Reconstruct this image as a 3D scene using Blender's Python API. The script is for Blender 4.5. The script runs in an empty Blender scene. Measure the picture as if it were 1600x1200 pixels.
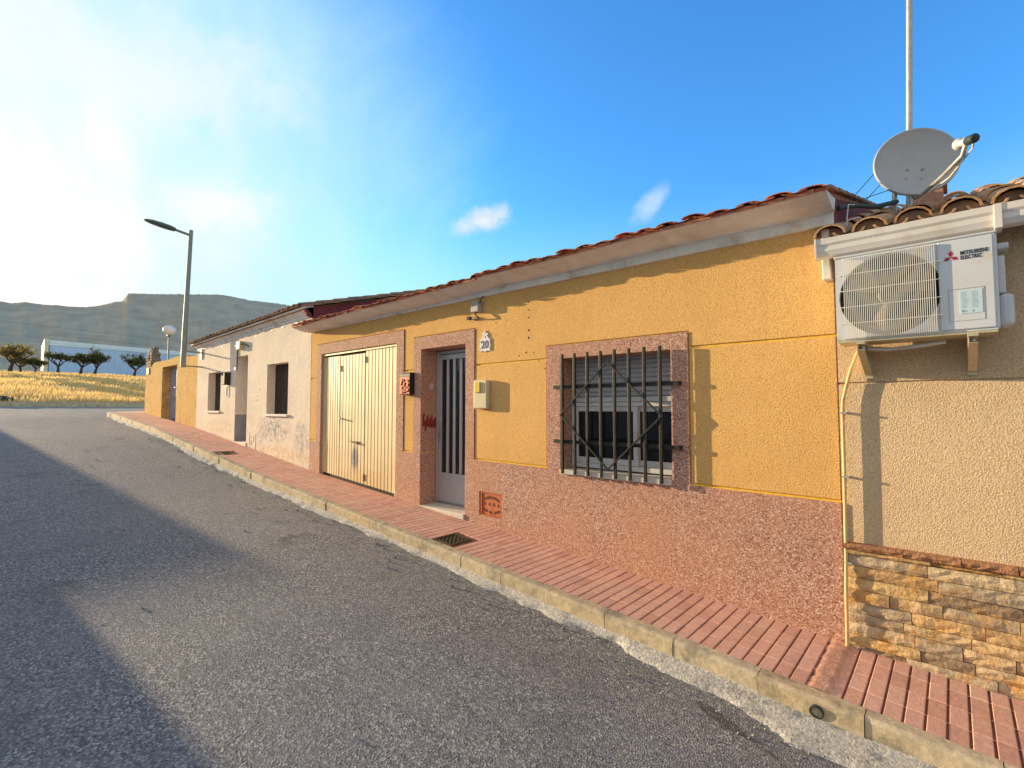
import bpy, bmesh, math, random
from mathutils import Vector, Matrix, noise as mnoise
random.seed(7)
R = math.radians
scene = bpy.context.scene
COL = scene.collection

# ------------------------------------------------------------------ materials
def new_mat(name):
    m = bpy.data.materials.new(name); m.use_nodes = True
    nt = m.node_tree; nt.nodes.clear()
    out = nt.nodes.new('ShaderNodeOutputMaterial')
    b = nt.nodes.new('ShaderNodeBsdfPrincipled')
    nt.links.new(b.outputs[0], out.inputs[0])
    return m, nt, b

class NT:
    """small helper around a node tree"""
    def __init__(s, nt):
        s.nt = nt; s.tc = nt.nodes.new('ShaderNodeTexCoord')
        s.geo = nt.nodes.new('ShaderNodeNewGeometry')
        s.P = s.geo.outputs['Position']          # world position in metres
    def n(s, t): return s.nt.nodes.new(t)
    def l(s, a, b): s.nt.links.new(a, b)
    def val(s, inp, v):
        if hasattr(v, 'is_linked') or hasattr(v, 'links'): s.l(v, inp)
        else: inp.default_value = v
    def noise(s, scale, detail=3, rough=.6, vec=None, dist=0):
        n = s.n('ShaderNodeTexNoise'); n.inputs['Scale'].default_value = scale
        n.inputs['Detail'].default_value = detail; n.inputs['Roughness'].default_value = rough
        n.inputs['Distortion'].default_value = dist
        s.l(vec or s.P, n.inputs['Vector']); return n.outputs['Fac']
    def voro(s, scale, feature='F1', vec=None, out='Color', rnd=1):
        n = s.n('ShaderNodeTexVoronoi'); n.feature = feature; n.inputs['Scale'].default_value = scale
        n.inputs['Randomness'].default_value = rnd
        s.l(vec or s.P, n.inputs['Vector']); return n.outputs[out]
    def stretch(s, sx, sy, sz):
        n = s.n('ShaderNodeVectorMath'); n.operation = 'MULTIPLY'; s.l(s.P, n.inputs[0])
        n.inputs[1].default_value = (sx, sy, sz); return n.outputs[0]
    def ramp(s, fac, stops, interp='LINEAR'):
        n = s.n('ShaderNodeValToRGB'); cr = n.color_ramp; cr.interpolation = interp
        while len(cr.elements) > 1: cr.elements.remove(cr.elements[-1])
        cr.elements[0].position = stops[0][0]; cr.elements[0].color = c4(stops[0][1])
        for p, c in stops[1:]:
            e = cr.elements.new(p); e.color = c4(c)
        s.l(fac, n.inputs[0]); return n.outputs[0]
    def mix(s, fac, a, b, mode='MIX'):
        n = s.n('ShaderNodeMix'); n.data_type = 'RGBA'; n.blend_type = mode
        s.val(n.inputs[0], fac)
        for i, v in ((6, a), (7, b)):
            if isinstance(v, (tuple, list)): n.inputs[i].default_value = c4(v)
            else: s.l(v, n.inputs[i])
        return n.outputs[2]
    def math(s, op, a, b=None, c=None, clamp=False):
        n = s.n('ShaderNodeMath'); n.operation = op; n.use_clamp = clamp
        for i, v in enumerate((a, b, c)):
            if v is not None: s.val(n.inputs[i], v)
        return n.outputs[0]
    def maprange(s, v, a, b, c=0., d=1., smooth=True):
        n = s.n('ShaderNodeMapRange'); n.interpolation_type = 'SMOOTHSTEP' if smooth else 'LINEAR'
        s.l(v, n.inputs[0])
        for i, x in zip((1, 2, 3, 4), (a, b, c, d)): n.inputs[i].default_value = x
        return n.outputs[0]
    def xyz(s):
        n = s.n('ShaderNodeSeparateXYZ'); s.l(s.P, n.inputs[0]); return n.outputs
    def bump(s, h, strength=.5, dist=.01, normal=None):
        n = s.n('ShaderNodeBump'); n.inputs['Strength'].default_value = strength
        n.inputs['Distance'].default_value = dist; s.l(h, n.inputs['Height'])
        if normal: s.l(normal, n.inputs['Normal'])
        return n.outputs[0]
    def blob(s, x, z, rx, rz, y=None):
        """soft stain centred at (x, z) on a facade"""
        o = s.xyz()
        a = s.math('MULTIPLY', s.math('SUBTRACT', o[0], x), 1 / rx); b = s.math('MULTIPLY', s.math('SUBTRACT', o[2], z), 1 / rz)
        d = s.math('ADD', s.math('POWER', s.math('ABSOLUTE', a), 2), s.math('POWER', s.math('ABSOLUTE', b), 2))
        return s.maprange(d, 0., 1., 1., 0.)

def c4(c): return tuple(c) if len(c) == 4 else (c[0], c[1], c[2], 1)
M = {}
def simple(name, col, rough=.6, metal=0., nscale=25, var=.12, bump=0, spec=.4, dirt=None):
    m, nt, b = new_mat(name); k = NT(nt)
    f = k.noise(nscale, 4)
    lo = tuple(x * (1 - var) for x in col); hi = tuple(min(1, x * (1 + var)) for x in col)
    c = k.ramp(f, [(.3, lo), (.7, hi)])
    if dirt: c = k.mix(k.maprange(k.noise(dirt[1], 5, .7), .48, .68), c, dirt[0])
    k.l(c, b.inputs['Base Color'])
    b.inputs['Roughness'].default_value = rough; b.inputs['Metallic'].default_value = metal
    b.inputs['Specular IOR Level'].default_value = spec
    if bump: k.l(k.bump(k.noise(nscale * 3, 3), .6, bump), b.inputs['Normal'])
    M[name] = m; return m

def stucco(name, base, dark, light, grain=70, bump=.006, stain=None, blobs=(), pits=.5):
    m, nt, b = new_mat(name); k = NT(nt)
    g = k.noise(grain, 4, .75); v = k.voro(grain * 1.15, 'SMOOTH_F1', out='Distance'); g2 = k.noise(grain * 3, 2, .6)
    c = k.ramp(g, [(.36, dark), (.47, base), (.66, light)])
    c = k.mix(k.maprange(v, .42, .62, 0, pits), c, dark)
    big = k.noise(1.1, 5, .65)
    c = k.mix(k.maprange(big, .35, .7, .0, .5), c, tuple(x * .76 for x in base))
    c = k.mix(k.maprange(k.noise(2.7, 6, .7), .55, .75, 0, .4), c, tuple(min(1, x * 1.12 + .04) for x in base))
    streak = k.noise(1., 4, .6, k.stretch(7, 7, .5))
    c = k.mix(k.maprange(streak, .5, .8, 0, .3), c, tuple(x * .72 for x in base))
    if stain: c = k.mix(k.maprange(k.noise(stain[1], 6, .7), .52, .66, 0, .8), c, stain[0])
    for (x, z, rx, rz, col, amt) in blobs:
        f = k.math('MULTIPLY', k.blob(x, z, rx, rz), k.maprange(k.noise(9, 6, .75), .42, .62, 0, amt))
        c = k.mix(f, c, col)
    k.l(c, b.inputs['Base Color']); b.inputs['Roughness'].default_value = .95; b.inputs['Specular IOR Level'].default_value = .1
    h = k.math('ADD', k.math('SUBTRACT', k.math('MULTIPLY', g, 1.3), v), k.math('MULTIPLY', g2, .35))
    k.l(k.bump(h, .75, bump), b.inputs['Normal'])
    M[name] = m; return m

stucco('yellow_stucco', (.90, .535, .19), (.56, .30, .095), (.95, .67, .33), 120, .009, pits=.6)
stucco('beige_stucco', (.82, .61, .39), (.54, .36, .21), (.88, .70, .47), 110, .009, pits=.5)
stucco('ochre_render', (.76, .47, .16), (.52, .29, .085), (.84, .56, .22), 28, .010, stain=((.46, .30, .14), 3.))
stucco('white_render', (.88, .745, .61), (.77, .64, .52), (.91, .80, .68), 14, .004, pits=.1,
       stain=((.76, .67, .62), 2.2),
       blobs=[(-9.9, 1.2, .9, .35, (.33, .33, .38), 1.0), (-8.75, 1.05, .35, .42, (.30, .30, .36), 1.), (-9.6, .72, 1.3, .22, (.62, .46, .26), .9),
              (-12.9, 1.15, 1.6, .25, (.62, .50, .36), .8), (-8.6, .75, .3, .5, (.55, .45, .32), .6), (-10.5, 1., .3, .4, (.45, .42, .42), .8)])
simple('groove_paint', (.82, .50, .07), .9, 0, 30, .15)
simple('white_trim', (.82, .80, .77), .8, 0, 6, .10, dirt=((.56, .50, .45), 3.))
simple('cove_trim', (.80, .80, .81), .85, 0, 5, .10, dirt=((.66, .63, .60), 2.))
simple('maroon_paint', (.20, .036, .040), .85, 0, 9, .3)
simple('white_plaster', (.74, .68, .62), .85, 0, 6, .1)

def terrazzo():
    m, nt, b = new_mat('terrazzo'); k = NT(nt)
    v = k.voro(120); sep = k.n('ShaderNodeSeparateColor'); k.l(v, sep.inputs[0])
    c = k.ramp(sep.outputs[0], [(0., (.22, .10, .08)), (.2, (.46, .245, .19)), (.48, (.55, .30, .235)), (.66, (.65, .42, .34)), (.87, (.80, .64, .54)), (.97, (.32, .17, .14))], 'CONSTANT')
    d = k.voro(120, 'DISTANCE_TO_EDGE', out='Distance')
    c = k.mix(k.maprange(d, .03, .12, .5, 0), c, (.40, .22, .16))
    big = k.noise(1.3, 5, .65)
    c = k.mix(k.maprange(big, .35, .7, 0, .5), c, (.56, .28, .16))
    z = k.xyz()[2]
    k.l(c, b.inputs['Base Color']); b.inputs['Roughness'].default_value = .8; b.inputs['Specular IOR Level'].default_value = .2
    k.l(k.bump(k.math('ADD', sep.outputs[1], k.noise(160, 2)), .5, .006), b.inputs['Normal'])
    M['terrazzo'] = m
    # same stone with a dark red paint smear, for the door reveal
    M['terrazzo_surround'] = m
terrazzo()

def asphalt():
    m, nt, b = new_mat('asphalt'); k = NT(nt)
    sep = k.n('ShaderNodeSeparateColor'); k.l(k.voro(95), sep.inputs[0])
    c = k.ramp(sep.outputs[0], [(0, (.075, .078, .088)), (.45, (.20, .197, .205)), (.8, (.32, .31, .30)), (.93, (.55, .52, .48))])
    big = k.noise(.55, 5, .6)
    c = k.mix(k.maprange(k.noise(1.6, 6, .7), .5, .72, 0, .55), c, (.12, .12, .13))
    c = k.mix(k.maprange(big, .35, .68, 0, .5), c, (.245, .24, .25))
    tr = k.noise(1., 4, .6, k.stretch(.12, 1.4, 1))
    c = k.mix(k.maprange(tr, .5, .72, 0, .35), c, (.36, .345, .335))
    spots = k.voro(1.3, out='Distance')
    c = k.mix(k.maprange(spots, .035, .02, 0, .8), c, (.36, .33, .29))
    crack = k.voro(.42, 'DISTANCE_TO_EDGE', out='Distance', vec=None)
    wob = k.noise(2., 5, .7)
    cm = k.math('MULTIPLY', k.maprange(k.math('ADD', crack, k.math('MULTIPLY', k.math('SUBTRACT', wob, .5), .14)), .004, -.004, 0, 1), k.maprange(k.noise(.35, 2), .52, .6))
    c = k.mix(k.math('MULTIPLY', cm, .6), c, (.025, .025, .028))
    k.l(c, b.inputs['Base Color']); b.inputs['Roughness'].default_value = .82; b.inputs['Specular IOR Level'].default_value = .35
    h = k.math('ADD', k.voro(95, out='Distance'), k.noise(45, 2))
    k.l(k.bump(h, .8, .012), b.inputs['Normal'])
    M['asphalt'] = m
asphalt()

def island_ramp(name, stops, rough=.9, nscale=60, bump=.003, mixn=.35, spec=.2, dirt=None, trans=0.):
    m, nt, b = new_mat(name); k = NT(nt)
    c = k.ramp(k.geo.outputs['Random Per Island'], stops)
    f = k.noise(nscale, 4, .65)
    c2 = k.mix(1., c, k.ramp(f, [(.3, (.55, .55, .55)), (.65, (1.2, 1.2, 1.2))]), 'MULTIPLY')
    c = k.mix(mixn, c, c2)
    if dirt: c = k.mix(k.maprange(k.noise(dirt[1], 5, .7), .5, .68, 0, dirt[2]), c, dirt[0])
    k.l(c, b.inputs['Base Color']); b.inputs['Roughness'].default_value = rough; b.inputs['Specular IOR Level'].default_value = spec
    if bump: k.l(k.bump(k.noise(nscale * 1.5, 4), .7, bump), b.inputs['Normal'])
    if trans:
        t = nt.nodes.new('ShaderNodeBsdfTranslucent'); k.l(c, t.inputs[0])
        mx = nt.nodes.new('ShaderNodeMixShader'); mx.inputs[0].default_value = trans
        out = [n for n in nt.nodes if n.type == 'OUTPUT_MATERIAL'][0]
        k.l(b.outputs[0], mx.inputs[1]); k.l(t.outputs[0], mx.inputs[2]); k.l(mx.outputs[0], out.inputs[0])
    M[name] = m; return m
island_ramp('paver', [(0, (.66, .36, .275)), (.35, (.77, .43, .33)), (.8, (.82, .48, .38)), (1, (.70, .40, .33))], .85, 30, .003, .35, dirt=((.76, .52, .38), 2.2, .55))
simple('paver_joint', (.24, .105, .075), .95, 0, 40, .3)
island_ramp('kerb_concrete', [(0, (.52, .43, .29)), (.5, (.64, .53, .37)), (1, (.58, .45, .28))], .9, 14, .006, .6, dirt=((.27, .24, .18), 3.2, .95))
island_ramp('red_tile', [(0, (.40, .12, .07)), (.35, (.62, .22, .12)), (.7, (.52, .24, .15)), (1, (.34, .14, .10))], .9, 18, .006, .7, dirt=((.22, .13, .10), 5., .6))
island_ramp('old_tile', [(0, (.26, .15, .10)), (.5, (.40, .22, .12)), (1, (.30, .21, .15))], .9, 18, .006, .7, dirt=((.20, .15, .12), 5., .7))
island_ramp('sand_tile', [(0, (.50, .27, .13)), (.4, (.60, .36, .18)), (.7, (.46, .30, .18)), (1, (.66, .42, .22))], .85, 14, .004, .6, dirt=((.32, .22, .14), 5., .7))
island_ramp('cladding_stone', [(0, (.30, .22, .15)), (.2, (.60, .45, .27)), (.4, (.50, .28, .10)), (.6, (.72, .56, .35)), (.8, (.44, .35, .25)), (1, (.74, .50, .21))], .9, 26, .010, .8, dirt=((.56, .29, .075), 7., .8))
island_ramp('cap_stone', [(0, (.30, .15, .08)), (1, (.40, .20, .11))], .9, 25, .02, .6)
island_ramp('dry_grass', [(0, (.70, .44, .16)), (.4, (.93, .64, .27)), (.75, (.97, .74, .36)), (.95, (.85, .64, .28)), (1, (.55, .44, .18))], .9, 3, 0, .2, trans=.5)
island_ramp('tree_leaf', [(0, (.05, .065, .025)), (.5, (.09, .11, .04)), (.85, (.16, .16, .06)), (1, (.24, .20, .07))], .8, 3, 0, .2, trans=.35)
island_ramp('sunny_leaf', [(0, (.16, .15, .05)), (.5, (.30, .26, .09)), (1, (.46, .36, .13))], .8, 3, 0, .2, trans=.45)  # leaf colour lightened and yellowed to paint in the backlighting
island_ramp('mortar_rubble', [(0, (.56, .52, .46)), (1, (.62, .58, .51))], .95, 38, .016, .8, dirt=((.24, .235, .235), 7., .95))
simple('pink_mortar', (.60, .33, .24), .95, 0, 18, .25, bump=.01)
simple('bark', (.075, .055, .040), .95, 0, 12, .35, bump=.02)
simple('cream_metal', (.78, .62, .34), .55, 0, 5, .07, spec=.4)
def garage_mat():
    m, nt, b = new_mat('cream_garage'); k = NT(nt)
    c = k.ramp(k.noise(2.5, 5, .6, k.stretch(3, 3, .5)), [(.3, (.64, .49, .26)), (.7, (.80, .64, .37))])
    c = k.mix(k.maprange(k.noise(5., 6, .75, k.stretch(2, 2, .35)), .56, .7, 0, .6), c, (.42, .33, .2))
    for (x, z, rx, rz, col, a) in [(-6.98, .82, .13, .30, (.10, .10, .15), 1.3), (-7.42, 1.55, .07, .6, (.30, .26, .22), .9), (-6.72, 1.6, .05, 1.1, (.45, .35, .22), .7), (-6.8, .5, .9, .25, (.62, .42, .18), .8)]:
        c = k.mix(k.math('MULTIPLY', k.blob(x, z, rx, rz), k.maprange(k.noise(14, 5, .7, k.stretch(1, 1, .3)), .3, .6, .25, a), clamp=True), c, col)
    k.l(c, b.inputs['Base Color']); b.inputs['Roughness'].default_value = .55
    M['cream_garage'] = m
garage_mat()
simple('dark_gap', (.025, .02, .018), .9)
simple('aluminium', (.48, .50, .53), .42, .35, 8, .06)
simple('pvc_white', (.62, .62, .63), .5, 0, 8, .05, dirt=((.5, .48, .45), 6.))
simple('shutter_grey', (.42, .43, .46), .6, 0, 8, .06)
simple('black_iron', (.030, .028, .026), .5, .4, 30, .3)
simple('bronze_iron', (.034, .031, .025), .5, .3, 30, .3)
simple('rust_copper', (.42, .085, .03), .55, .2, 60, .5, bump=.012)
simple('terracotta_plate', (.52, .14, .05), .6, 0, 14, .2, dirt=((.36, .09, .035), 10.))
simple('plate_letter', (.10, .03, .02), .8)
simple('meter_beige', (.60, .53, .33), .6, 0, 10, .05)
simple('meter_yellow', (.66, .44, .03), .4, 0, 10, .05)
simple('tile_white', (.74, .75, .78), .3, 0, 12, .05)
simple('digit_blue', (.02, .03, .09), .4)
simple('grey_box', (.40, .40, .40), .6, 0, 10, .08)
simple('ac_white', (.62, .65, .70), .45, 0, 6, .05, dirt=((.58, .55, .50), 3.))
simple('ac_wire', (.86, .83, .76), .45, 0, 20, .05)
simple('ac_dark', (.025, .022, .02), .7)
simple('ac_fan', (.17, .125, .09), .6)
simple('eave_mortar', (.26, .17, .11), .95, 0, 14, .3, bump=.01)
simple('gutter_white', (.70, .66, .62), .45, 0, 3, .05, dirt=((.60, .55, .48), 4.))
simple('logo_red', (.42, .012, .05), .5)
simple('logo_black', (.02, .02, .025), .5)
simple('sticker_blue', (.55, .70, .80), .5, 0, 20, .05)
simple('galvanised', (.46, .46, .44), .45, .6, 20, .2)
simple('zinc_plate', (.56, .50, .34), .5, .4, 20, .15)
simple('dish_grey', (.42, .43, .45), .55, 0, 6, .06)
simple('conduit_beige', (.72, .50, .24), .6)
simple('cable_white', (.7, .68, .64), .6)
simple('cable_dark', (.03, .04, .045), .6)
simple('dark_wood', (.045, .024, .018), .7, 0, 10, .3)
simple('grey_door', (.30, .31, .34), .7, 0, 5, .1, dirt=((.22, .22, .24), 4.))
simple('lamp_metal', (.30, .29, .25), .5, .5, 10, .15)
simple('lamp_head', (.12, .15, .14), .5, .2, 10, .15)
simple('globe_glass', (.82, .78, .74), .35)
simple('shed_blue', (.56, .68, .90), .6, 0, .5, .05)
simple('shed_fascia', (.86, .92, .92), .6, 0, .5, .05)
simple('shed_gable_sunlit', (.84, .72, .50), .7, 0, .5, .05)  # sunlight on the shed's sun-facing end is put into this colour
simple('rubble', (.28, .20, .14), .95, 0, 5, .4, bump=.05)
simple('rock', (.035, .032, .034), .9, 0, 3, .3, bump=.05)
simple('iron_grate', (.085, .065, .04), .8, .3, 30, .4)
simple('doorstep', (.62, .58, .52), .6, 0, 20, .08)
simple('bell_plastic', (.55, .52, .52), .5)
simple('red_smear', (.25, .035, .025), .8, 0, 20, .2)
simple('interior', (.02, .018, .017), .9)
simple('curtain', (.10, .10, .115), .9)
simple('opposite_wall', (.55, .48, .40), .9, 0, 3, .15)
simple('hose', (.05, .075, .08), .6)

def glass_mat():
    m, nt, b = new_mat('window_glass'); k = NT(nt)
    b.inputs['Base Color'].default_value = (.012, .014, .018, 1); b.inputs['Roughness'].default_value = .06
    b.inputs['Specular IOR Level'].default_value = .5
    M['window_glass'] = m
glass_mat()

def soil():
    m, nt, b = new_mat('field_soil'); k = NT(nt)
    c = k.ramp(k.noise(.45, 6, .7), [(.3, (.56, .38, .19)), (.5, (.78, .58, .29)), (.7, (.88, .68, .37))])
    c = k.mix(k.maprange(k.noise(5., 5, .75), .4, .65, 0, .6), c, (.24, .17, .08))
    k.l(c, b.inputs['Base Color']); b.inputs['Roughness'].default_value = 1; b.inputs['Specular IOR Level'].default_value = 0
    k.l(k.bump(k.noise(6, 5, .75), 1., .12), b.inputs['Normal'])
    M['field_soil'] = m
soil()
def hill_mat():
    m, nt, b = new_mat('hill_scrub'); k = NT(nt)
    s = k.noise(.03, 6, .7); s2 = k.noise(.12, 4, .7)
    c = k.ramp(s, [(.35, (.44, .37, .27)), (.65, (.60, .51, .37))])  # paled base: distance haze is put into the hill colour
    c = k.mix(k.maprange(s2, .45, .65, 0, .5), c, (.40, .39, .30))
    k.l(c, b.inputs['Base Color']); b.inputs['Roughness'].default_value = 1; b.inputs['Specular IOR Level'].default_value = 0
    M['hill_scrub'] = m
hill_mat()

# ------------------------------------------------------------------ mesh helpers
WL = {}
def setp(o, label=None, cat=None, group=None, kind=None):
    if label: o['label'] = label
    if cat: o['category'] = cat
    if group: o['group'] = group
    if kind: o['kind'] = kind
    return o
def thing(name, loc, label, cat, group=None):
    o = bpy.data.objects.new(name, None); COL.objects.link(o); o.location = loc; o.empty_display_size = .2
    WL[o.name] = Vector(loc); return setp(o, label, cat, group)

class MB:
    def __init__(s): s.v = []; s.f = []; s.sm = []
    def add(s, vs, fs, smooth=False):
        k = len(s.v); s.v += [Vector(v) for v in vs]
        for f in fs: s.f.append([i + k for i in f]); s.sm.append(smooth)
    def box(s, x0, x1, y0, y1, z0, z1, zslope=0.):
        x0, x1 = min(x0, x1), max(x0, x1); y0, y1 = min(y0, y1), max(y0, y1); z0, z1 = min(z0, z1), max(z0, z1)
        vs = [(x, y, z) for z in (z0, z1) for y in (y0, y1) for x in (x0, x1)]
        if zslope: vs = [(x, y, z + zslope * (x - x0)) for x, y, z in vs]
        s.add(vs, [(0, 2, 3, 1), (4, 5, 7, 6), (0, 1, 5, 4), (2, 6, 7, 3), (0, 4, 6, 2), (1, 3, 7, 5)]); return s
    def prism(s, poly, vec, smooth=False):
        """poly: list of 3D points, extruded by vec"""
        n = len(poly); vec = Vector(vec); P = [Vector(p) for p in poly]
        s.add(P + [p + vec for p in P], [list(range(n))[::-1], list(range(n, 2 * n))] + [(i, (i + 1) % n, n + (i + 1) % n, n + i) for i in range(n)], smooth); return s
    def tube(s, pts, r, n=8, smooth=True, cap=True):
        P = [Vector(p) for p in pts]; rr = r if isinstance(r, (list, tuple)) else [r] * len(P)
        rings = []; up = None
        for i, p in enumerate(P):
            d = (P[min(i + 1, len(P) - 1)] - P[max(i - 1, 0)]).normalized()
            if up is None:
                up = Vector((0, 0, 1)) if abs(d.z) < .9 else Vector((1, 0, 0))
            a = d.cross(up).normalized(); b2 = a.cross(d).normalized(); up = b2
            rings.append([p + (a * math.cos(t) + b2 * math.sin(t)) * rr[i] for t in [2 * math.pi * j / n for j in range(n)]])
        vs = [q for ring in rings for q in ring]; fs = []
        for i in range(len(P) - 1):
            for j in range(n): fs.append((i * n + j, i * n + (j + 1) % n, (i + 1) * n + (j + 1) % n, (i + 1) * n + j))
        s.add(vs, fs, smooth)
        if cap:
            s.add(rings[0], [list(range(n))]); s.add(rings[-1], [list(range(n))[::-1]])
        return s
    def bar(s, a, b, w, h, up=(0, 0, 1)):
        """rectangular bar from a to b, w across, h along up"""
        a, b = Vector(a), Vector(b); d = (b - a).normalized(); up = Vector(up)
        sx = d.cross(up).normalized(); uy = sx.cross(d).normalized()
        c = [sx * (w / 2) + uy * (h / 2), sx * (-w / 2) + uy * (h / 2), sx * (-w / 2) - uy * (h / 2), sx * (w / 2) - uy * (h / 2)]
        s.add([a + q for q in c] + [b + q for q in c], [(0, 1, 2, 3), (7, 6, 5, 4), (0, 4, 5, 1), (1, 5, 6, 2), (2, 6, 7, 3), (3, 7, 4, 0)]); return s
    def lathe(s, c, axis, prof, n=24, smooth=True):
        """prof: list of (r, h) along axis from c"""
        c = Vector(c); ax = Vector(axis).normalized()
        a = ax.orthogonal().normalized(); b2 = ax.cross(a)
        vs = []; fs = []
        for r, h in prof:
            for j in range(n):
                t = 2 * math.pi * j / n; vs.append(c + ax * h + (a * math.cos(t) + b2 * math.sin(t)) * r)
        for i in range(len(prof) - 1):
            for j in range(n): fs.append((i * n + j, i * n + (j + 1) % n, (i + 1) * n + (j + 1) % n, (i + 1) * n + j))
        s.add(vs, fs, smooth); return s
    def slab(s, xs, zs, fill, yf, yb, zmap=None):
        """grid of cells in the XZ plane between depth yf (front) and yb, with openings where fill(i, j) is False"""
        nx, nz = len(xs), len(zs); zm = zmap or (lambda x, j: zs[j])
        idx = lambda i, j, k: (k * nz + j) * nx + i
        vs = [(xs[i], y, zm(xs[i], j)) for y in (yf, yb) for j in range(nz) for i in range(nx)]
        fs = []; F = lambda i, j: 0 <= i < nx - 1 and 0 <= j < nz - 1 and fill(i, j)
        for i in range(nx - 1):
            for j in range(nz - 1):
                if not F(i, j): continue
                fs.append((idx(i, j, 0), idx(i + 1, j, 0), idx(i + 1, j + 1, 0), idx(i, j + 1, 0)))
                fs.append((idx(i, j, 1), idx(i, j + 1, 1), idx(i + 1, j + 1, 1), idx(i + 1, j, 1)))
                if not F(i - 1, j): fs.append((idx(i, j, 0), idx(i, j + 1, 0), idx(i, j + 1, 1), idx(i, j, 1)))
                if not F(i + 1, j): fs.append((idx(i + 1, j, 0), idx(i + 1, j, 1), idx(i + 1, j + 1, 1), idx(i + 1, j + 1, 0)))
                if not F(i, j - 1): fs.append((idx(i, j, 0), idx(i, j, 1), idx(i + 1, j, 1), idx(i + 1, j, 0)))
                if not F(i, j + 1): fs.append((idx(i, j + 1, 0), idx(i + 1, j + 1, 0), idx(i + 1, j + 1, 1), idx(i, j + 1, 1)))
        used = sorted({q for f in fs for q in f}); mp = {q: i for i, q in enumerate(used)}
        s.add([vs[q] for q in used], [[mp[q] for q in f] for f in fs]); return s
    def build(s, name, mat, parent=None, bevel=0, fix=True):
        me = bpy.data.meshes.new(name)
        off = WL[parent.name] if parent else Vector()
        me.from_pydata([v - off for v in s.v], [], s.f); me.update()
        if fix:
            bm = bmesh.new(); bm.from_mesh(me); bmesh.ops.recalc_face_normals(bm, faces=bm.faces); bm.to_mesh(me); bm.free()
        me.polygons.foreach_set('use_smooth', s.sm); me.materials.append(M[mat] if isinstance(mat, str) else mat)
        o = bpy.data.objects.new(name, me); COL.objects.link(o)
        if parent: o.parent = parent; WL[o.name] = off.copy()
        else: WL[o.name] = Vector()
        if bevel:
            b = o.modifiers.new('Bevel', 'BEVEL'); b.width = bevel; b.segments = 2; b.limit_method = 'ANGLE'; b.angle_limit = R(40)
        return o
def struct(o): o['kind'] = 'structure'; return o
def origin_to(o, p):
    """move a top-level mesh's origin to p without moving the mesh"""
    p = Vector(p); o.data.transform(Matrix.Translation(-p)); o.location = p; WL[o.name] = p; return o

def text_mesh(mb, txt, size, center, bold=0., depth=.002, extent=None, spacing=1., rot=0.):
    """writing standing on a facade that faces -Y"""
    cu = bpy.data.curves.new('writing', 'FONT'); cu.body = txt; cu.size = size; cu.align_x = 'CENTER'; cu.align_y = 'CENTER'
    cu.extrude = depth; cu.offset = bold; cu.space_character = spacing; cu.resolution_u = 3
    o = bpy.data.objects.new('writing', cu); COL.objects.link(o)
    me = bpy.data.meshes.new_from_object(o.evaluated_get(bpy.context.evaluated_depsgraph_get()))
    bpy.data.objects.remove(o); bpy.data.curves.remove(cu)
    w = max(v.co.x for v in me.vertices) - min(v.co.x for v in me.vertices)
    k = extent / w if extent else 1.
    c = Vector(center); cr, sr = math.cos(rot), math.sin(rot)
    mb.add([c + Vector((v.co.x * k * cr - v.co.y * sr, -v.co.z, v.co.x * k * sr + v.co.y * cr)) for v in me.vertices], [list(p.vertices) for p in me.polygons])
    bpy.data.meshes.remove(me)

# ------------------------------------------------------------------ terrain
PZ = [(-.6, 0), (-4.33, .26), (-8.4, .53), (-11.6, .82), (-14.7, 1.10), (-20.1, 1.45), (-24, 1.60), (-30, 1.82), (-62, 4.75), (-90, 6.5), (-140, 9.2), (-300, 13), (-900, 20)]
def prof(x):
    if x > -.6: return -.066 * (x + .6) if x < 14 else -.066 * 14.6 - (x - 14) * .02
    for (x0, z0), (x1, z1) in zip(PZ, PZ[1:]):
        if x >= x1: return z0 + (z1 - z0) * (x - x0) / (x1 - x0)
    return 20.

def grid(xs, ys, zf):
    mb = MB(); vs = [(x, y, zf(x, y)) for x in xs for y in ys]; ny = len(ys)
    mb.add(vs, [(i * ny + j, (i + 1) * ny + j, (i + 1) * ny + j + 1, i * ny + j + 1) for i in range(len(xs) - 1) for j in range(ny - 1)], True)
    return mb
def frange(a, b, s):
    n = max(1, round((b - a) / s)); return [a + (b - a) * i / n for i in range(n + 1)]
KY = -.893                                     # street side of the kerb
ROAD_DROP = .14
xs = frange(-30, 14, .5); ys = [-40, -25, -15, -10] + frange(-8, 10, .6) + [15, 25, 40, 60]
struct(grid(xs, ys, lambda x, y: prof(x) - ROAD_DROP + .02 * math.sin(x * .7 + y) * .5).build('road', 'asphalt', fix=False))
# field / open ground: sheet to the horizon
gx = [-2500, -1800, -1200, -900, -600, -300, -200, -140, -110, -90, -75] + frange(-65, -30, 1.2) + [-29, -20, -10, 0, 14, 40, 100, 300, 1000, 2500]
gy = [-2500, -1200, -600, -300, -150, -80, -50] + frange(-30, 40, 1.5) + [60, 90, 150, 300, 600, 1200, 2500]
def ground_z(x, y):
    if x < -29.9:
        n = mnoise.noise((x * .12, y * .12, 0)) * .22 + mnoise.noise((x * .4, y * .4, 3)) * .1
        return prof(x) + .02 + n * min(1, (-29.9 - x) / 4) + .0006 * max(0, y - 20) * min(1, (-30 - x) / 100)
    return prof(x) - .6
struct(grid(gx, gy, ground_z).build('field', 'field_soil', fix=False))

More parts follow.
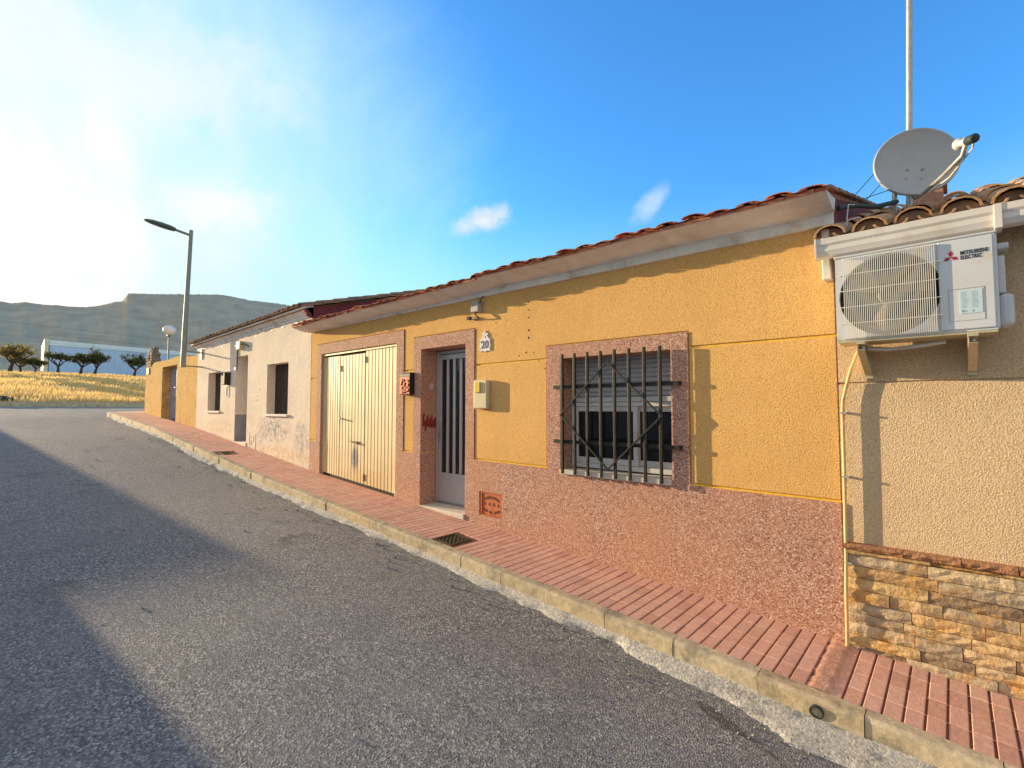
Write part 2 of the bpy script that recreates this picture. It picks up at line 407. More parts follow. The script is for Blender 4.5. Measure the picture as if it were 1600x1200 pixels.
# pavement: stone base + individual grooved pavers
px = frange(-20.6, 14, .4)
mb = MB(); vs = []; n = len(px)
for x in px:
    for (y, dz) in ((KY + .094, -.35), (KY + .094, -.011), (.05, -.011), (.05, -.35)): vs.append((x, y, prof(x) + dz))
mb.add(vs, [(i * 4 + a, i * 4 + (a + 1) % 4, (i + 1) * 4 + (a + 1) % 4, (i + 1) * 4 + a) for i in range(n - 1) for a in range(4)] + [(0, 1, 2, 3)])
struct(mb.build('pavement', 'paver_joint'))
GR = [(-4.09, -3.81, -.755, -.47), (-10.78, -10.45, -.70, -.50)]     # covers set in the pavement
mb = MB(); x = 12.; PW = .0875; rnd = random.Random(3)
y_rows = [(-.008, -.195), (-.199, -.402), (-.406, -.609), (-.613, KY + .101)]
while x > -20.5:
    x0, x1 = x - PW + .0055, x - .0055
    if not (-.68 < (x0 + x1) / 2 < -.56):
        for (ya, yb) in y_rows:
            cx, cy = (x0 + x1) / 2, (ya + yb) / 2
            skip = False
            for g in GR:
                if g[0] - .03 < cx < g[1] + .03 and cy > g[2] - .13 and cy < g[3] + .0: skip = True
            if skip: continue
            h = rnd.uniform(-.0012, .0012); c = .004
            b = [(x0, yb), (x1, yb), (x1, ya), (x0, ya)]; t = [(x0 + c, yb + c * .6), (x1 - c, yb + c * .6), (x1 - c, ya - c * .6), (x0 + c, ya - c * .6)]
            vv = [(p[0], p[1], prof(p[0]) - .012 + h) for p in b] + [(p[0], p[1], prof(p[0]) - .004 + h) for p in b] + [(p[0], p[1], prof(p[0]) + h) for p in t]
            fs = [(8, 9, 10, 11)] + [(i, (i + 1) % 4, 4 + (i + 1) % 4, 4 + i) for i in range(4)] + [(4 + i, 4 + (i + 1) % 4, 8 + (i + 1) % 4, 8 + i) for i in range(4)]
            mb.add(vv, fs)
    x -= PW
struct(mb.build('pavement_pavers', 'paver', fix=False))
mb = MB(); xq = frange(-20.4, 12, .3)
for yc in (-.197, -.404, -.611):
    vs = [(x, yc + q, prof(x) - .0035) for x in xq for q in (-.0045, .0045)]
    for i in range(len(xq) - 1):
        if -.9 < xq[i] < -.4: continue
        if any(g[0] - .35 < xq[i] < g[1] + .05 for g in GR) and yc < -.3: continue
        mb.add([vs[2 * i], vs[2 * i + 2], vs[2 * i + 3], vs[2 * i + 1]], [(0, 1, 2, 3)])
struct(mb.build('pavement_grout', simple('row_grout', (.62, .38, .29), .95, 0, 30, .15), fix=False))
mb = MB()
vs = []; ny_ = 40
for i in range(ny_ + 1):
    y0 = -.79 + i * .785 / ny_
    for j in range(7):
        e_ = .018 * mnoise.noise((y0 * 14, j > 3 and 5 or 0, 0)) + .01 * mnoise.noise((y0 * 40, j > 3 and 5 or 0, 2))
        xx_ = -.685 + .135 * j / 6 + e_ * (1 if j in (0, 6) else .5)
        vs.append((xx_, y0, prof(xx_) + (-.006 if j in (0, 6) else .0035) + .003 * mnoise.noise((xx_ * 30, y0 * 30, 0))))
mb.add(vs, [(i * 7 + j, i * 7 + j + 1, (i + 1) * 7 + j + 1, (i + 1) * 7 + j) for i in range(ny_) for j in range(6)], True)
struct(mb.build('pavement_mortar', 'pink_mortar', fix=True))

# kerb of separate concrete blocks
mb = MB(); x = 10.
while x > -20.2:
    L = .52 if x > -6 else .5
    x0, x1 = x - L + .003, x - .002; a, b2 = KY + rnd.uniform(-.006, .006), KY + .098
    c = .018; pz = lambda q: prof(q)
    poly = lambda q: [(q, a, pz(q) - .34), (q, a, pz(q) - c), (q, a + c * .5, pz(q) - c * .25), (q, a + c * 1.2, pz(q) + .002), (q, b2, pz(q) + .003), (q, b2, pz(q) - .34)]
    P0, P1 = poly(x0), poly(x1)
    mb.add(P0 + P1, [(0, 1, 2, 3, 4, 5), (11, 10, 9, 8, 7, 6)] + [(i, (i + 1) % 6, 6 + (i + 1) % 6, 6 + i) for i in range(6)])
    x -= L
# rounded corner into the side street
pts = []
cx, cy, rr = -20.2, .6, .6 - KY
for i in range(8): 
    t0, t1 = [R(270 - 90 * (i + q) / 8) for q in (.01, .99)]
    P = []
    for t in (t0, t1):
        for r_, dz in ((rr, -.34), (rr, -.012), (rr - .02, .002), (rr - .10, .003), (rr - .10, -.34)):
            X_, Y_ = cx + r_ * math.cos(t), cy + r_ * math.sin(t); P.append((X_, Y_, prof(X_) + dz))
    mb.add(P, [(0, 1, 2, 3, 4), (9, 8, 7, 6, 5)] + [(k, (k + 1) % 5, 5 + (k + 1) % 5, 5 + k) for k in range(5)])
mb.box(cx - rr, cx - rr + .10, .6, 40, prof(-21.6) - .3, prof(-21.6) + .002)
for i in range(60):
    x = 10 - i * .5; mb.add([(x, KY + .014, prof(x) - .3), (x - .5, KY + .014, prof(x - .5) - .3), (x - .5, KY + .014, prof(x - .5) - .02), (x, KY + .014, prof(x) - .02), (x, KY + .09, prof(x) - .012), (x - .5, KY + .09, prof(x - .5) - .012)], [(0, 1, 2, 3), (3, 2, 5, 4)])
struct(mb.build('kerb', 'kerb_concrete'))
# corner pavement slab behind the curved kerb
mb = MB(); P = [(cx, KY + .10), (cx, 30), (cx - rr + .10, 30)] + [(cx + (rr - .10) * math.cos(R(a)), cy + (rr - .10) * math.sin(R(a))) for a in range(180, 271, 10)]
mb.add([(p[0], p[1], prof(p[0]) - .002) for p in P], [list(range(len(P)))])
struct(mb.build('corner_pavement', simple('corner_cement', (.58, .40, .30), .9, 0, 3, .15), fix=True))
# mortar spilled along the foot of the kerb
mb = MB(); xs_ = frange(-19.6, 8, .045); cols = 6; vs = []
for i, x in enumerate(xs_):
    w = .085 + .10 * max(0, mnoise.noise((x * .8, 1.3, 0)) + .25) + .05 * mnoise.noise((x * 5, .3, 0)) + .025 * mnoise.noise((x * 17, .3, 0))
    if x > -1.9: w += .14 * min(1, (x + 1.9) / 1.0)
    if x < -12: w *= .8
    w *= .82 + .45 * mnoise.noise((x * 2.3, 6.1, 0)); w = max(.02, w)
    for j in range(cols + 1):
        t = j / cols; y = KY + .005 - w * t
        z = prof(x) - ROAD_DROP + .006 + .035 * (1 - t) ** 1.6 + .006 * mnoise.noise((x * 22, y * 22, 0)) * (1 - t * .5)
        if j == cols: z = prof(x) - ROAD_DROP - .012
        vs.append((x, y, z))
k = cols + 1
mb.add(vs, [(i * k + j, i * k + j + 1, (i + 1) * k + j + 1, (i + 1) * k + j) for i in range(len(xs_) - 1) for j in range(cols)], True)
struct(mb.build('concrete_gutter', 'mortar_rubble', fix=True))
# loose grit gathered along the kerb and scattered on the road
mb = MB(); rg = random.Random(44)
for i in range(1500):
    near = rg.random() < .8
    x = rg.uniform(-14, 4); y = KY - (.02 + abs(rg.gauss(0, .22))) if near else rg.uniform(-5.5, KY)
    r = rg.uniform(.003, .009) if rg.random() < .93 else rg.uniform(.009, .016); z = prof(x) - ROAD_DROP + .004 + .02 * math.sin(x * .7 + y) * .5
    P = [(x + r * rg.uniform(.7, 1.3) * a, y + r * rg.uniform(.7, 1.3) * b_, z + r * .7 * c_ + .002) for a, b_, c_ in ((1, 0, 0), (0, 1, 0), (-1, 0, 0), (0, -1, 0), (0, 0, 1), (0, 0, -1))]
    mb.add(P, [(0, 1, 4), (1, 2, 4), (2, 3, 4), (3, 0, 4), (1, 0, 5), (2, 1, 5), (3, 2, 5), (0, 3, 5)])
island_ramp('grit_stone', [(0, (.10, .10, .10)), (.5, (.30, .28, .25)), (1, (.55, .50, .43))], .95, 40, 0, .2)
setp(mb.build('grit', 'grit_stone', fix=False), 'loose grit and small stones along the foot of the kerb', 'grit', kind='stuff')
# far kerb along the field
mb = MB()
for i in range(70):
    y0 = -40 + i * 1.2; mb.box(-30.12, -29.9, y0 + .01, y0 + 1.19, 1.4, 1.80 + .012 * math.sin(i * 2.1))
struct(mb.build('far_kerb', simple('far_kerb_concrete', (.62, .56, .48), .9, 0, 2, .2)))


# hills: one terrain sheet beyond the plain
HP = [(-3.0, .03), (-2.0, .06), (-1.2, .09), (-.6, .12), (-.25, .138), (-.05, .147), (0.032, 0.151), (0.0447, 0.1502), (0.057, 0.1539), (0.0725, 0.1515), (0.0947, 0.1528), (0.1238, 0.1529), (0.1403, 0.1581), (0.1548, 0.1662), (0.1706, 0.1735), (0.1736, 0.1822), (0.1766, 0.1879), (0.1923, 0.1901), (0.23, 0.1944), (0.2716, 0.2021), (0.3077, 0.2089), (0.3325, 0.2084), (0.3642, 0.2061), (0.4141, 0.2088), (0.4664, 0.2085), (0.5364, 0.2074), (0.6346, 0.1999), (.8, .18), (1.1, .13), (1.6, .08), (2.4, .04)]
def hp(a):
    for (a0, h0), (a1, h1) in zip(HP, HP[1:]):
        if a <= a1: return h0 + (h1 - h0) * max(0, a - a0) / (a1 - a0)
    return .03
def lerp_r(t):   # radial profile: plain, scree, cliff, ridge, back
    pts = [(0, 0), (.2, .10), (.5, .42), (.8, .80), (.93, .965), (1., 1.), (1.25, .9), (1.7, .4), (2., 0)]
    for (a, b), (c, d) in zip(pts, pts[1:]):
        if t <= c: return b + (d - b) * (t - a) / (c - a)
    return 0
ang = frange(-3.0, -.1, .1)[:-1] + frange(-.1, .8, .0035) + frange(.8, 2.4, .1)[1:]
ts = frange(0, 1.2, .03) + [1.3, 1.5, 1.7, 2.0]
mb = MB(); vs = []
for a in ang:
    sm_ = sum(hp(a + q * .03) for q in range(-4, 5)) / 9
    for t in ts:
        r = 520 + 680 * t
        px_, py_ = -r, -4.1 + a * r
        nz = mnoise.fractal((a * 9, t * 3.5, 1.7), .8, 2.1, 6) * 16 * min(1, t * 2) * max(0, 1 - abs(t - .5) * 1.8) + mnoise.noise((a * 160, t * 30, 0)) * 2.2 * (1 if .1 < t else 0) * (0 if .98 < t < 1.02 else 1)
        z = 1.6 + 1200 * (hp(a) * min(1, t) ** 3 + sm_ * (1 - min(1, t) ** 3)) * lerp_r(t) + nz * .8
        if .98 < t < 1.02: z += mnoise.noise((a * 300, 4, 0)) * 1.6
        if t < .1: z = min(z, 14)
        vs.append((px_, py_, z))
k = len(ts)
mb.add(vs, [(i * k + j, (i + 1) * k + j, (i + 1) * k + j + 1, i * k + j + 1) for i in range(len(ang) - 1) for j in range(k - 1)], True)
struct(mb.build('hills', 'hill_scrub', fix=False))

# ------------------------------------------------------------------ shared builders
def barrel_roof(mb, x0, x1, y0, slope, depth, zf, pitch, rad, rnd, tile=.40, jit=.012, under=True, th=.014, flat=1., lc=.03, lu=.045):
    """overlapping rows of curved tiles going up from the eave at y0; zf(x) = eave height of the tile bed"""
    ncol = max(1, round((x1 - x0) / pitch)); pitch = (x1 - x0) / ncol
    L = math.hypot(1, slope); dy, dz = 1 / L, slope / L
    nrow = int(depth / (tile * .82)); NS = 7
    def one(cx, s0, r0, r1, up, lift, yaw, zj):
        vs = []
        for (s, r, ex) in ((s0, r0, 0), (s0 + tile, r1, 0)):
            for rr in (r, r - th):
                for q in range(NS + 1):
                    t = math.pi * q / NS
                    a = math.cos(t) * rr; b = math.sin(t) * rr * flat * (1 if up else -.55)
                    x = cx + a + yaw * (s - s0)
                    lf = lift + (0 if s == s0 else -.012) + zj
                    n_ = b + lf
                    vs.append((x, y0 + s * dy - n_ * dz, zf(x) + s * dz + n_ * dy))
        m = NS + 1; fs = []
        for q in range(NS):
            fs.append((q, q + 1, 2 * m + q + 1, 2 * m + q)); fs.append((m + q, 3 * m + q, 3 * m + q + 1, m + q + 1))
            fs.append((q, m + q, m + q + 1, q + 1)); fs.append((2 * m + q, 2 * m + q + 1, 3 * m + q + 1, 3 * m + q))
        fs += [(0, 2 * m, 3 * m, m), (NS, m + NS, 3 * m + NS, 2 * m + NS)]
        mb.add(vs, fs, False)
    for row in range(nrow):
        s0 = row * tile * .82
        for c in range(ncol + 1):
            cx = x0 + c * pitch
            j = rnd.uniform(-jit, jit)
            one(cx, s0 + rnd.uniform(-jit, jit) * 1.5, rad, rad * .86, True, lc, rnd.uniform(-.03, .03), j * .6)
            if under and c < ncol: one(cx + pitch / 2, s0 - .02 + rnd.uniform(-jit, jit), rad * .95, rad * .85, False, lu, 0, 0)

def extrude_x(mb, poly, xs, dz):
    """poly: (y, z) outline swept along x with height offset dz(x)"""
    n = len(poly); vs = [(x, y, z + dz(x)) for x in xs for y, z in poly]
    fs = [(i * n + a, i * n + (a + 1) % n, (i + 1) * n + (a + 1) % n, (i + 1) * n + a) for i in range(len(xs) - 1) for a in range(n)]
    m = (len(xs) - 1) * n
    mb.add(vs, fs + [list(range(n))[::-1], [m + a for a in range(n)]]); return mb

# ------------------------------------------------------------------ yellow house
YX0, YX1 = -8.41, -.60
H = thing('yellow_house', (-4.5, 0, .26), 'single-storey yellow stuccoed house with pink terrazzo base, barred window and cream garage door', 'house')
pl = lambda x: .945 + .0123 * (-.6 - x)          # top of the terrazzo base
WIN = (-2.995, -1.815, .975, 2.11); DOOR = (-5.29, -4.42, .2, 2.39); GAR = (-8.03, -5.855, -.4, 2.525)
G = .010                                          # half a groove
# wall core behind the grooves
xs = [YX0 + .004, GAR[0], GAR[1], DOOR[0], DOOR[1], WIN[0], WIN[1], YX1 - .004]; zs = [-.45, .2, WIN[2], WIN[3], DOOR[3], GAR[3], 2.98]
def corefill(i, j):
    if i == 1 and j < 5: return False
    if i == 3 and 1 <= j < 4: return False
    if i == 5 and j == 2: return False
    return True
MB().slab(xs, zs, corefill, .012, .30).build('wall', 'groove_paint', H)
MB().box(YX0 + .004, YX1 - .004, .303, 8, -.6, 3.0).build('rear_wall', 'white_plaster', H)
# stucco panels between the grooves
SW, SD, SG = (-3.17, -1.66, 2.25), (-5.45, -4.265, 2.557), (-8.19, -5.68, 2.695)
GZ = 2.118
xs = [YX0, SG[0] - G, SG[1] + G, SD[0] - G, SD[1] + G, SW[0] - G, SW[1] + G, YX1]
zs = [GZ + G, SW[2] + G, SD[2] + G, SG[2] + G, 2.955]
def up(i, j):
    if i == 1: return j >= 3
    if i == 3: return j >= 2
    if i == 5: return j >= 1
    return True
mb = MB().slab(xs, zs, up, 0, .015)
for a, b in ((0, 1), (2, 3), (4, 5), (6, 7)):
    x0, x1 = xs[a], xs[b]
    mb.slab([x0, x1], [0, GZ - G], lambda i, j: True, 0, .015, lambda x, j: (pl(x) + 2 * G) if j == 0 else GZ - G)
mb.build('stucco_panel', 'yellow_stucco', H, bevel=.004)
# terrazzo base
zb = lambda x, j: (-.45, .358, .632)[j] if j < 3 else pl(x)
mb = MB()
mb.slab([YX0 - .004, GAR[0]], [0, 1], lambda i, j: True, -.012, .02, lambda x, j: pl(x) if j else -.45)
mb.slab([GAR[1], DOOR[0]], [0, 1], lambda i, j: True, -.012, .02, lambda x, j: pl(x) if j else -.45)
mb.slab([DOOR[1], -4.168, -3.808, YX1 + .004], [0, 1, 2, 3], lambda i, j: not (i == 1 and j == 1), -.012, .02, zb)
mb.build('plinth', 'terrazzo', H, bevel=.006)
mb = MB()
for x0, x1 in ((YX0, SG[0]), (SG[1], SD[0]), (SD[1], SW[0]), (SW[1], YX1)):
    mb.add([(x0, -.009, pl(x0) + .001), (x1, -.009, pl(x1) + .001), (x1, .014, pl(x1) + .012), (x0, .014, pl(x0) + .012)], [(0, 1, 2, 3)])
mb.box(DOOR[0] - .02, DOOR[0] + .0045, -.004, .28, 1.0, 1.008)
mb.build('plinth_ledge', 'groove_paint', H)
# stone surrounds with their reveals
def surround(name, S, O, zbot_l, zbot_r, dep, sill=False):
    mb = MB()
    xs = [S[0], O[0], O[1], S[1]]
    mb.slab(xs, [0, 1, 2], lambda i, j: not (i == 1 and j == 0), -.009, .02, lambda x, j: (zbot_l if x < (S[0] + S[1]) / 2 else zbot_r) if j == 0 else (O[3] if j == 1 else S[2]))
    z0 = O[2] - .1
    mb.box(O[0] - .05, O[0] + .002, -.006, dep, z0, O[3] + .05); mb.box(O[1] - .002, O[1] + .05, -.006, dep, z0, O[3] + .05)
    mb.box(O[0] + .003, O[1] - .003, -.005, dep, O[3] - .002, O[3] + .05)
    return mb.build(name, 'terrazzo', H, bevel=.004)
surround('window_surround', SW, WIN, pl(-3.1), pl(-1.7), .29)
surround('door_surround', SD, DOOR, pl(-5.3), pl(-4.4), .29)
surround('garage_surround', SG, GAR, pl(-8.1), pl(-5.8), .06)
# cornice: flat band and curved soffit
dzc = lambda x: .035 * (-.6 - x) / 7.8
MB_ = MB(); xs = frange(YX0 - .02, YX1 + .01, .35)
extrude_x(MB_, [(-.032, 2.905), (-.032, 3.005), (-.026, 3.012), (.02, 3.012), (.02, 2.90)], xs, dzc)
MB_.build('cornice_band', 'white_trim', H, bevel=.004)
sag = lambda x: .010 * mnoise.noise((x * .9, 3.3, 0)) + (-.035 * max(0, (-4.3 - x) / 4.1)) + (.022 if x > -3.95 else 0)
ez = lambda x: sag(x)
cove = [(-.035, 2.965)] + [(-.05 - .27 * t, 2.975 + .045 * math.sin(math.pi * t * .5) ** 2 - .012 * math.sin(math.pi * t)) for t in (0, .2, .4, .6, .8, 1.)] + [(-.325, 3.030), (.02, 3.075)]
extrude_x(MB(), cove, frange(YX0 - .03, YX1 + .02, .35), ez).build('cornice', 'cove_trim', H)
# roof
rs = .27
mb = MB(); z0 = 3.035
mb.prism([(YX0 - .02, -.28, z0 + .03), (YX0 - .02, 4.0, z0 + rs * 4.31), (YX0 - .02, 8.2, z0 + .05), (YX0 - .02, 8.2, z0 - .1), (YX0 - .02, -.2, z0 + .04)], (YX1 - YX0 + .03, 0, 0))
rb = random.Random(31); xb = YX0 - .02
while xb < YX1 + .02:                              # flat brick course under the first tiles
    Lb = rb.uniform(.16, .24); x1b = min(xb + Lb, YX1 + .03); yb_ = -.345 + rb.uniform(-.014, .012); zz_ = z0 + ez((xb + x1b) / 2) - .014 + rb.uniform(-.003, .003)
    mb.add([(x_, y_, zz_ + h_ + (.27 * (y_ + .345))) for h_ in (0, .024) for y_ in (yb_, -.05) for x_ in (xb + .003, x1b - .003)], [(0, 2, 3, 1), (4, 5, 7, 6), (0, 1, 5, 4), (2, 6, 7, 3), (0, 4, 6, 2), (1, 3, 7, 5)]); xb = x1b
barrel_roof(mb, YX0 + .06, YX1 - .06, -.36, rs, 4.3, lambda x: z0 + ez(x) - .012, .2, .086, random.Random(5), jit=.020, flat=.27, lc=.024, lu=.030, th=.018)
mb.build('roof', 'red_tile', H, fix=False)
# maroon gable above the neighbour's roof
mb = MB(); gp = [(.004, 2.5), (.004, 3.10), (4.0, 3.02 + rs * 4.27 + .05), (8.0, 3.1), (8.0, 2.5)]
mb.prism([(YX1 - .05, y, z) for y, z in gp], (.062, 0, 0)); mb.build('gable_wall', 'maroon_paint', H)
mb = MB()
for k in range(13):
    y = -.30 + k * .33; mb.bar((YX1 - .03, y, 3.075 + rs * (y + .31)), (YX1 - .03, y + .36, 3.075 + rs * (y + .67) - .01), .15, .022)
mb.build('verge_tiles', 'old_tile', H)
# screw holes left in the stucco
mb = MB()
for x, z, r in [(-3.915, 2.757, .009), (-3.914, 2.585, .009), (-3.914, 2.451, .008), (-3.422, 2.761, .011), (-3.422, 2.676, .011), (-3.422, 2.591, .012), (-3.422, 2.451, .015), (-3.423, 2.367, .016), (-3.46, 2.21, .012), (-3.56, 2.18, .010), (-3.28, 2.11, .009), (-3.75, 2.60, .006), (-3.2, 2.02, .010), (-3.35, 2.2, .008), (-3.72, 2.45, .006)]:
    r *= .75; mb.lathe((x, 0, z), (0, -1, 0), [(0, .0015), (r, .0015), (r, -.001)], 8)
mb.build('screw_holes', 'dark_gap', H)

# garage door
GD = MB().box(GAR[0] + .004, GAR[1] - .004, .045, .07, .2, GAR[3] - .004).build('garage_door', 'dark_gap', H)
gb = lambda x: prof(x) + .02 + .012
def leaf(x0, x1, ztop, n):
    mb = MB(); w = (x1 - x0) / n
    for k in range(n):
        a, b = x0 + k * w + .004, x0 + (k + 1) * w - .004
        for (p, q, y) in ((a, b, .028),):
            vs = [(p, .044, gb(p)), (p + .008, y, gb(p)), (q - .008, y, gb(q)), (q, .044, gb(q)), (p, .044, ztop), (p + .008, y, ztop), (q - .008, y, ztop), (q, .044, ztop)]
            mb.add(vs, [(0, 1, 5, 4), (1, 2, 6, 5), (2, 3, 7, 6), (4, 5, 6, 7), (3, 2, 1, 0)])
    return mb.build('door_leaf', 'cream_garage', GD)
leaf(GAR[0] + .04, -7.462, 2.46, 7); leaf(-7.452, -6.715, 2.45, 8); leaf(-6.705, GAR[1] - .05, 2.485, 9)
mb = MB().box(GAR[0] + .01, GAR[1] - .012, .012, .05, 2.49, 2.518); mb.box(GAR[1] - .045, GAR[1] - .012, .014, .05, .3, 2.49)
mb.box(GAR[0] + .006, GAR[0] + .03, .03, .05, .4, 2.49); mb.build('door_frame', 'cream_metal', GD)
MB().tube([(-7.42, .02, 1.44), (-7.42, -.02, 1.44), (-7.33, -.025, 1.435)], .011).tube([(-7.33, .03, 1.43), (-7.30, -.01, 1.43)], .008).build('handle', 'black_iron', GD)
mb = MB().box(-7.13, -6.83, .016, .03, 1.078, 1.088); mb.box(-7.02, -6.86, -.012, .02, 1.06, 1.075); mb.build('door_bolt', 'black_iron', GD)
for x_, z_ in ((-7.455, 2.2), (-6.715, 2.30), (-6.715, .5)): MB().box(x_, x_ + .015, .014, .03, z_, z_ + .10).build('hinge', 'black_iron', GD)

# front door
FD = MB().box(DOOR[0] + .01, DOOR[1] - .01, .285, .299, .33, DOOR[3] - .006).build('front_door', 'aluminium', H)
fx0, fx1 = DOOR[0] + .012, DOOR[1] - .012
mb = MB().box(fx0, fx0 + .045, .245, .284, .34, 2.375).box(fx1 - .045, fx1, .245, .284, .34, 2.375).box(fx0 + .045, fx1 - .045, .245, .284, 2.335, 2.375)
mb.build('door_frame', 'aluminium', FD, bevel=.003)
lx0, lx1 = fx0 + .05, fx1 - .05
mb = MB().box(lx0, lx0 + .05, .252, .283, .36, 2.325).box(lx1 - .05, lx1, .252, .283, .36, 2.325).box(lx0 + .05, lx1 - .05, .252, .283, 2.26, 2.325).box(lx0 + .05, lx1 - .05, .252, .283, .36, .74)
mb.build('door_leaf', 'aluminium', FD, bevel=.003)
MB().box(lx0 + .05, lx1 - .05, .272, .280, .74, 2.26).build('door_glass', 'window_glass', FD)
bx = [lx0 + .05 + (lx1 - lx0 - .10) * (k + 1) / 5 for k in range(4)]
for x in bx: MB().box(x - .022, x + .022, .250, .271, .742, 2.258).build('door_bar', 'aluminium', FD, bevel=.003)
MB().box(lx0 + .012, lx0 + .038, .244, .251, 1.14, 1.36).tube([(lx0 + .025, .245, 1.29), (lx0 + .025, .20, 1.29), (lx0 + .12, .195, 1.285)], .011).build('handle', 'galvanised', FD)
MB().box(DOOR[0] + .003, DOOR[1] - .003, -.03, .284, .12, .328).build('doorstep', 'doorstep', H, bevel=.006)
MB().box(DOOR[0] + .003, DOOR[0] + .014, .135, .195, 1.855, 1.945).box(DOOR[0] + .012, DOOR[0] + .020, .155, .175, 1.885, 1.915).build('doorbell', 'bell_plastic', H, bevel=.002)
mb = MB()
rr_ = random.Random(2)
for k in range(7):
    y = .02 + k * .034; a, b = 1.335 + rr_.uniform(-.05, .02), 1.50 + rr_.uniform(-.05, .05)
    mb.add([(DOOR[0] + .0045, y, a), (DOOR[0] + .0045, y + .034, a + .02), (DOOR[0] + .0045, y + .034, b), (DOOR[0] + .0045, y, b - .03)], [(0, 1, 2, 3)])
mb.build('paint_smear', 'red_smear', H)

# window with roller shutter
W = MB().box(WIN[0] + .006, WIN[1] - .006, .285, .299, WIN[2], WIN[3] - .006).build('window', 'interior', H)
wx0, wx1 = WIN[0] + .008, WIN[1] - .008
mb = MB()
for k in range(9):
    z = 1.715 + k * .045; mb.prism([(wx0, .235, z), (wx0, .222, z + .012), (wx0, .220, z + .03), (wx0, .232, z + .0445)], (wx1 - wx0, 0, 0))
mb.build('roller_shutter', 'shutter_grey', W)
MB().box(wx0, wx1, .214, .24, 1.665, 1.712).build('shutter_rail', 'pvc_white', W, bevel=.003)
mb = MB().box(wx0, wx0 + .03, .18, .284, 1.0, 1.66).box(wx1 - .03, wx1, .18, .284, 1.0, 1.66).box(wx0 + .03, wx1 - .03, .18, .284, 1.62, 1.66).box(wx0 + .03, wx1 - .03, .18, .284, 1.0, 1.045)
mb.build('frame', 'pvc_white', W, bevel=.002)
mid = -2.26
def sash(x0, x1, y):
    o = MB().box(x0, x0 + .045, y, y + .03, 1.047, 1.618).box(x1 - .045, x1, y, y + .03, 1.047, 1.618).box(x0 + .045, x1 - .045, y, y + .03, 1.57, 1.618).box(x0 + .045, x1 - .045, y, y + .03, 1.047, 1.105).build('sash', 'pvc_white', W, bevel=.003)
    MB().box(x0 + .045, x1 - .045, y + .012, y + .018, 1.105, 1.57).build('pane', 'window_glass', o)
sash(wx0 + .031, mid + .02, .19); sash(mid - .02, wx1 - .031, .225)
MB().box(mid - .20, mid - .10, .262, .27, 1.05, 1.61).build('curtain', 'curtain', W)
MB().box(WIN[0] + .003, WIN[1] - .003, -.035, .28, .94, .985).build('window_sill', 'doorstep', H, bevel=.004)
# iron grille
gy = -.072
mb0 = MB(); GRL = None
crossz = [1.815, 1.268]
GRL = MB().bar((-3.04, gy + .014, crossz[0]), (-1.725, gy + .014, crossz[0]), .008, .034).build('window_grille', 'black_iron', H)
MB().bar((-3.04, gy + .014, crossz[1]), (-1.725, gy + .014, crossz[1]), .008, .034).build('cross_bar', 'black_iron', GRL)
for z in crossz:
    for x in (-3.035, -1.73): MB().box(x - .012, x + .012, gy + .012, .01, z - .016, z + .016).build('wall_anchor', 'black_iron', GRL)
for k in range(8):
    x = -2.925 + k * (1.043 / 7); MB().bar((x, gy, .953), (x, gy, 2.145), .025, .024, (0, 1, 0)).build('bar', 'bronze_iron', GRL, bevel=.003)
c = Vector((-2.402, gy - .014, 1.535)); dx, dz_ = .535, .50
q = [c + Vector((-dx, 0, 0)), c + Vector((0, 0, dz_)), c + Vector((dx, 0, 0)), c + Vector((0, 0, -dz_))]
mb = MB()
for a, b in zip(q, q[1:] + q[:1]): mb.bar(a, b, .013, .016, (0, 1, 0))
mb.build('diamond', 'bronze_iron', GRL)

# things fixed to the yellow house
mb = MB().box(-5.655, -5.43, -.085, -.002, 1.785, 2.075)
T = thing('mailbox', (-5.54, -.01, 1.785), 'black wall mailbox with embossed rusty copper front between garage and front door', 'mailbox')
mb.build('body', 'black_iron', T, bevel=.004)
mb = MB().box(-5.65, -5.435, -.091, -.0845, 1.795, 2.02)
rr_ = random.Random(8)
for k in range(26):
    x, z = rr_.uniform(-5.63, -5.455), rr_.uniform(1.815, 2.0); r = rr_.uniform(.012, .03)
    mb.lathe((x, -.0905, z), (0, -1, 0), [(r, 0), (r * .8, .006), (r * .3, .009), (.0005, .010)], 8)
mb.build('front_panel', 'rust_copper', T)
MB().box(-5.66, -5.425, -.094, -.0, 2.0745, 2.085).box(-5.65, -5.435, -.0875, -.085, 2.03, 2.045).build('lid', 'black_iron', T, bevel=.002)

T = thing('meter_box', (-4.11, 0, 1.593), 'beige electricity meter box with a small yellow window right of the front door', 'meter box')
MB().box(-4.219, -3.998, -.067, -.001, 1.595, 1.932).build('body', 'meter_beige', T, bevel=.014)
MB().box(-4.185, -4.098, -.085, -.066, 1.785, 1.906).build('meter_window', 'meter_yellow', T, bevel=.004)
MB().box(-3.999, -3.985, -.055, -.025, 1.615, 1.66).build('latch', 'grey_box', T)

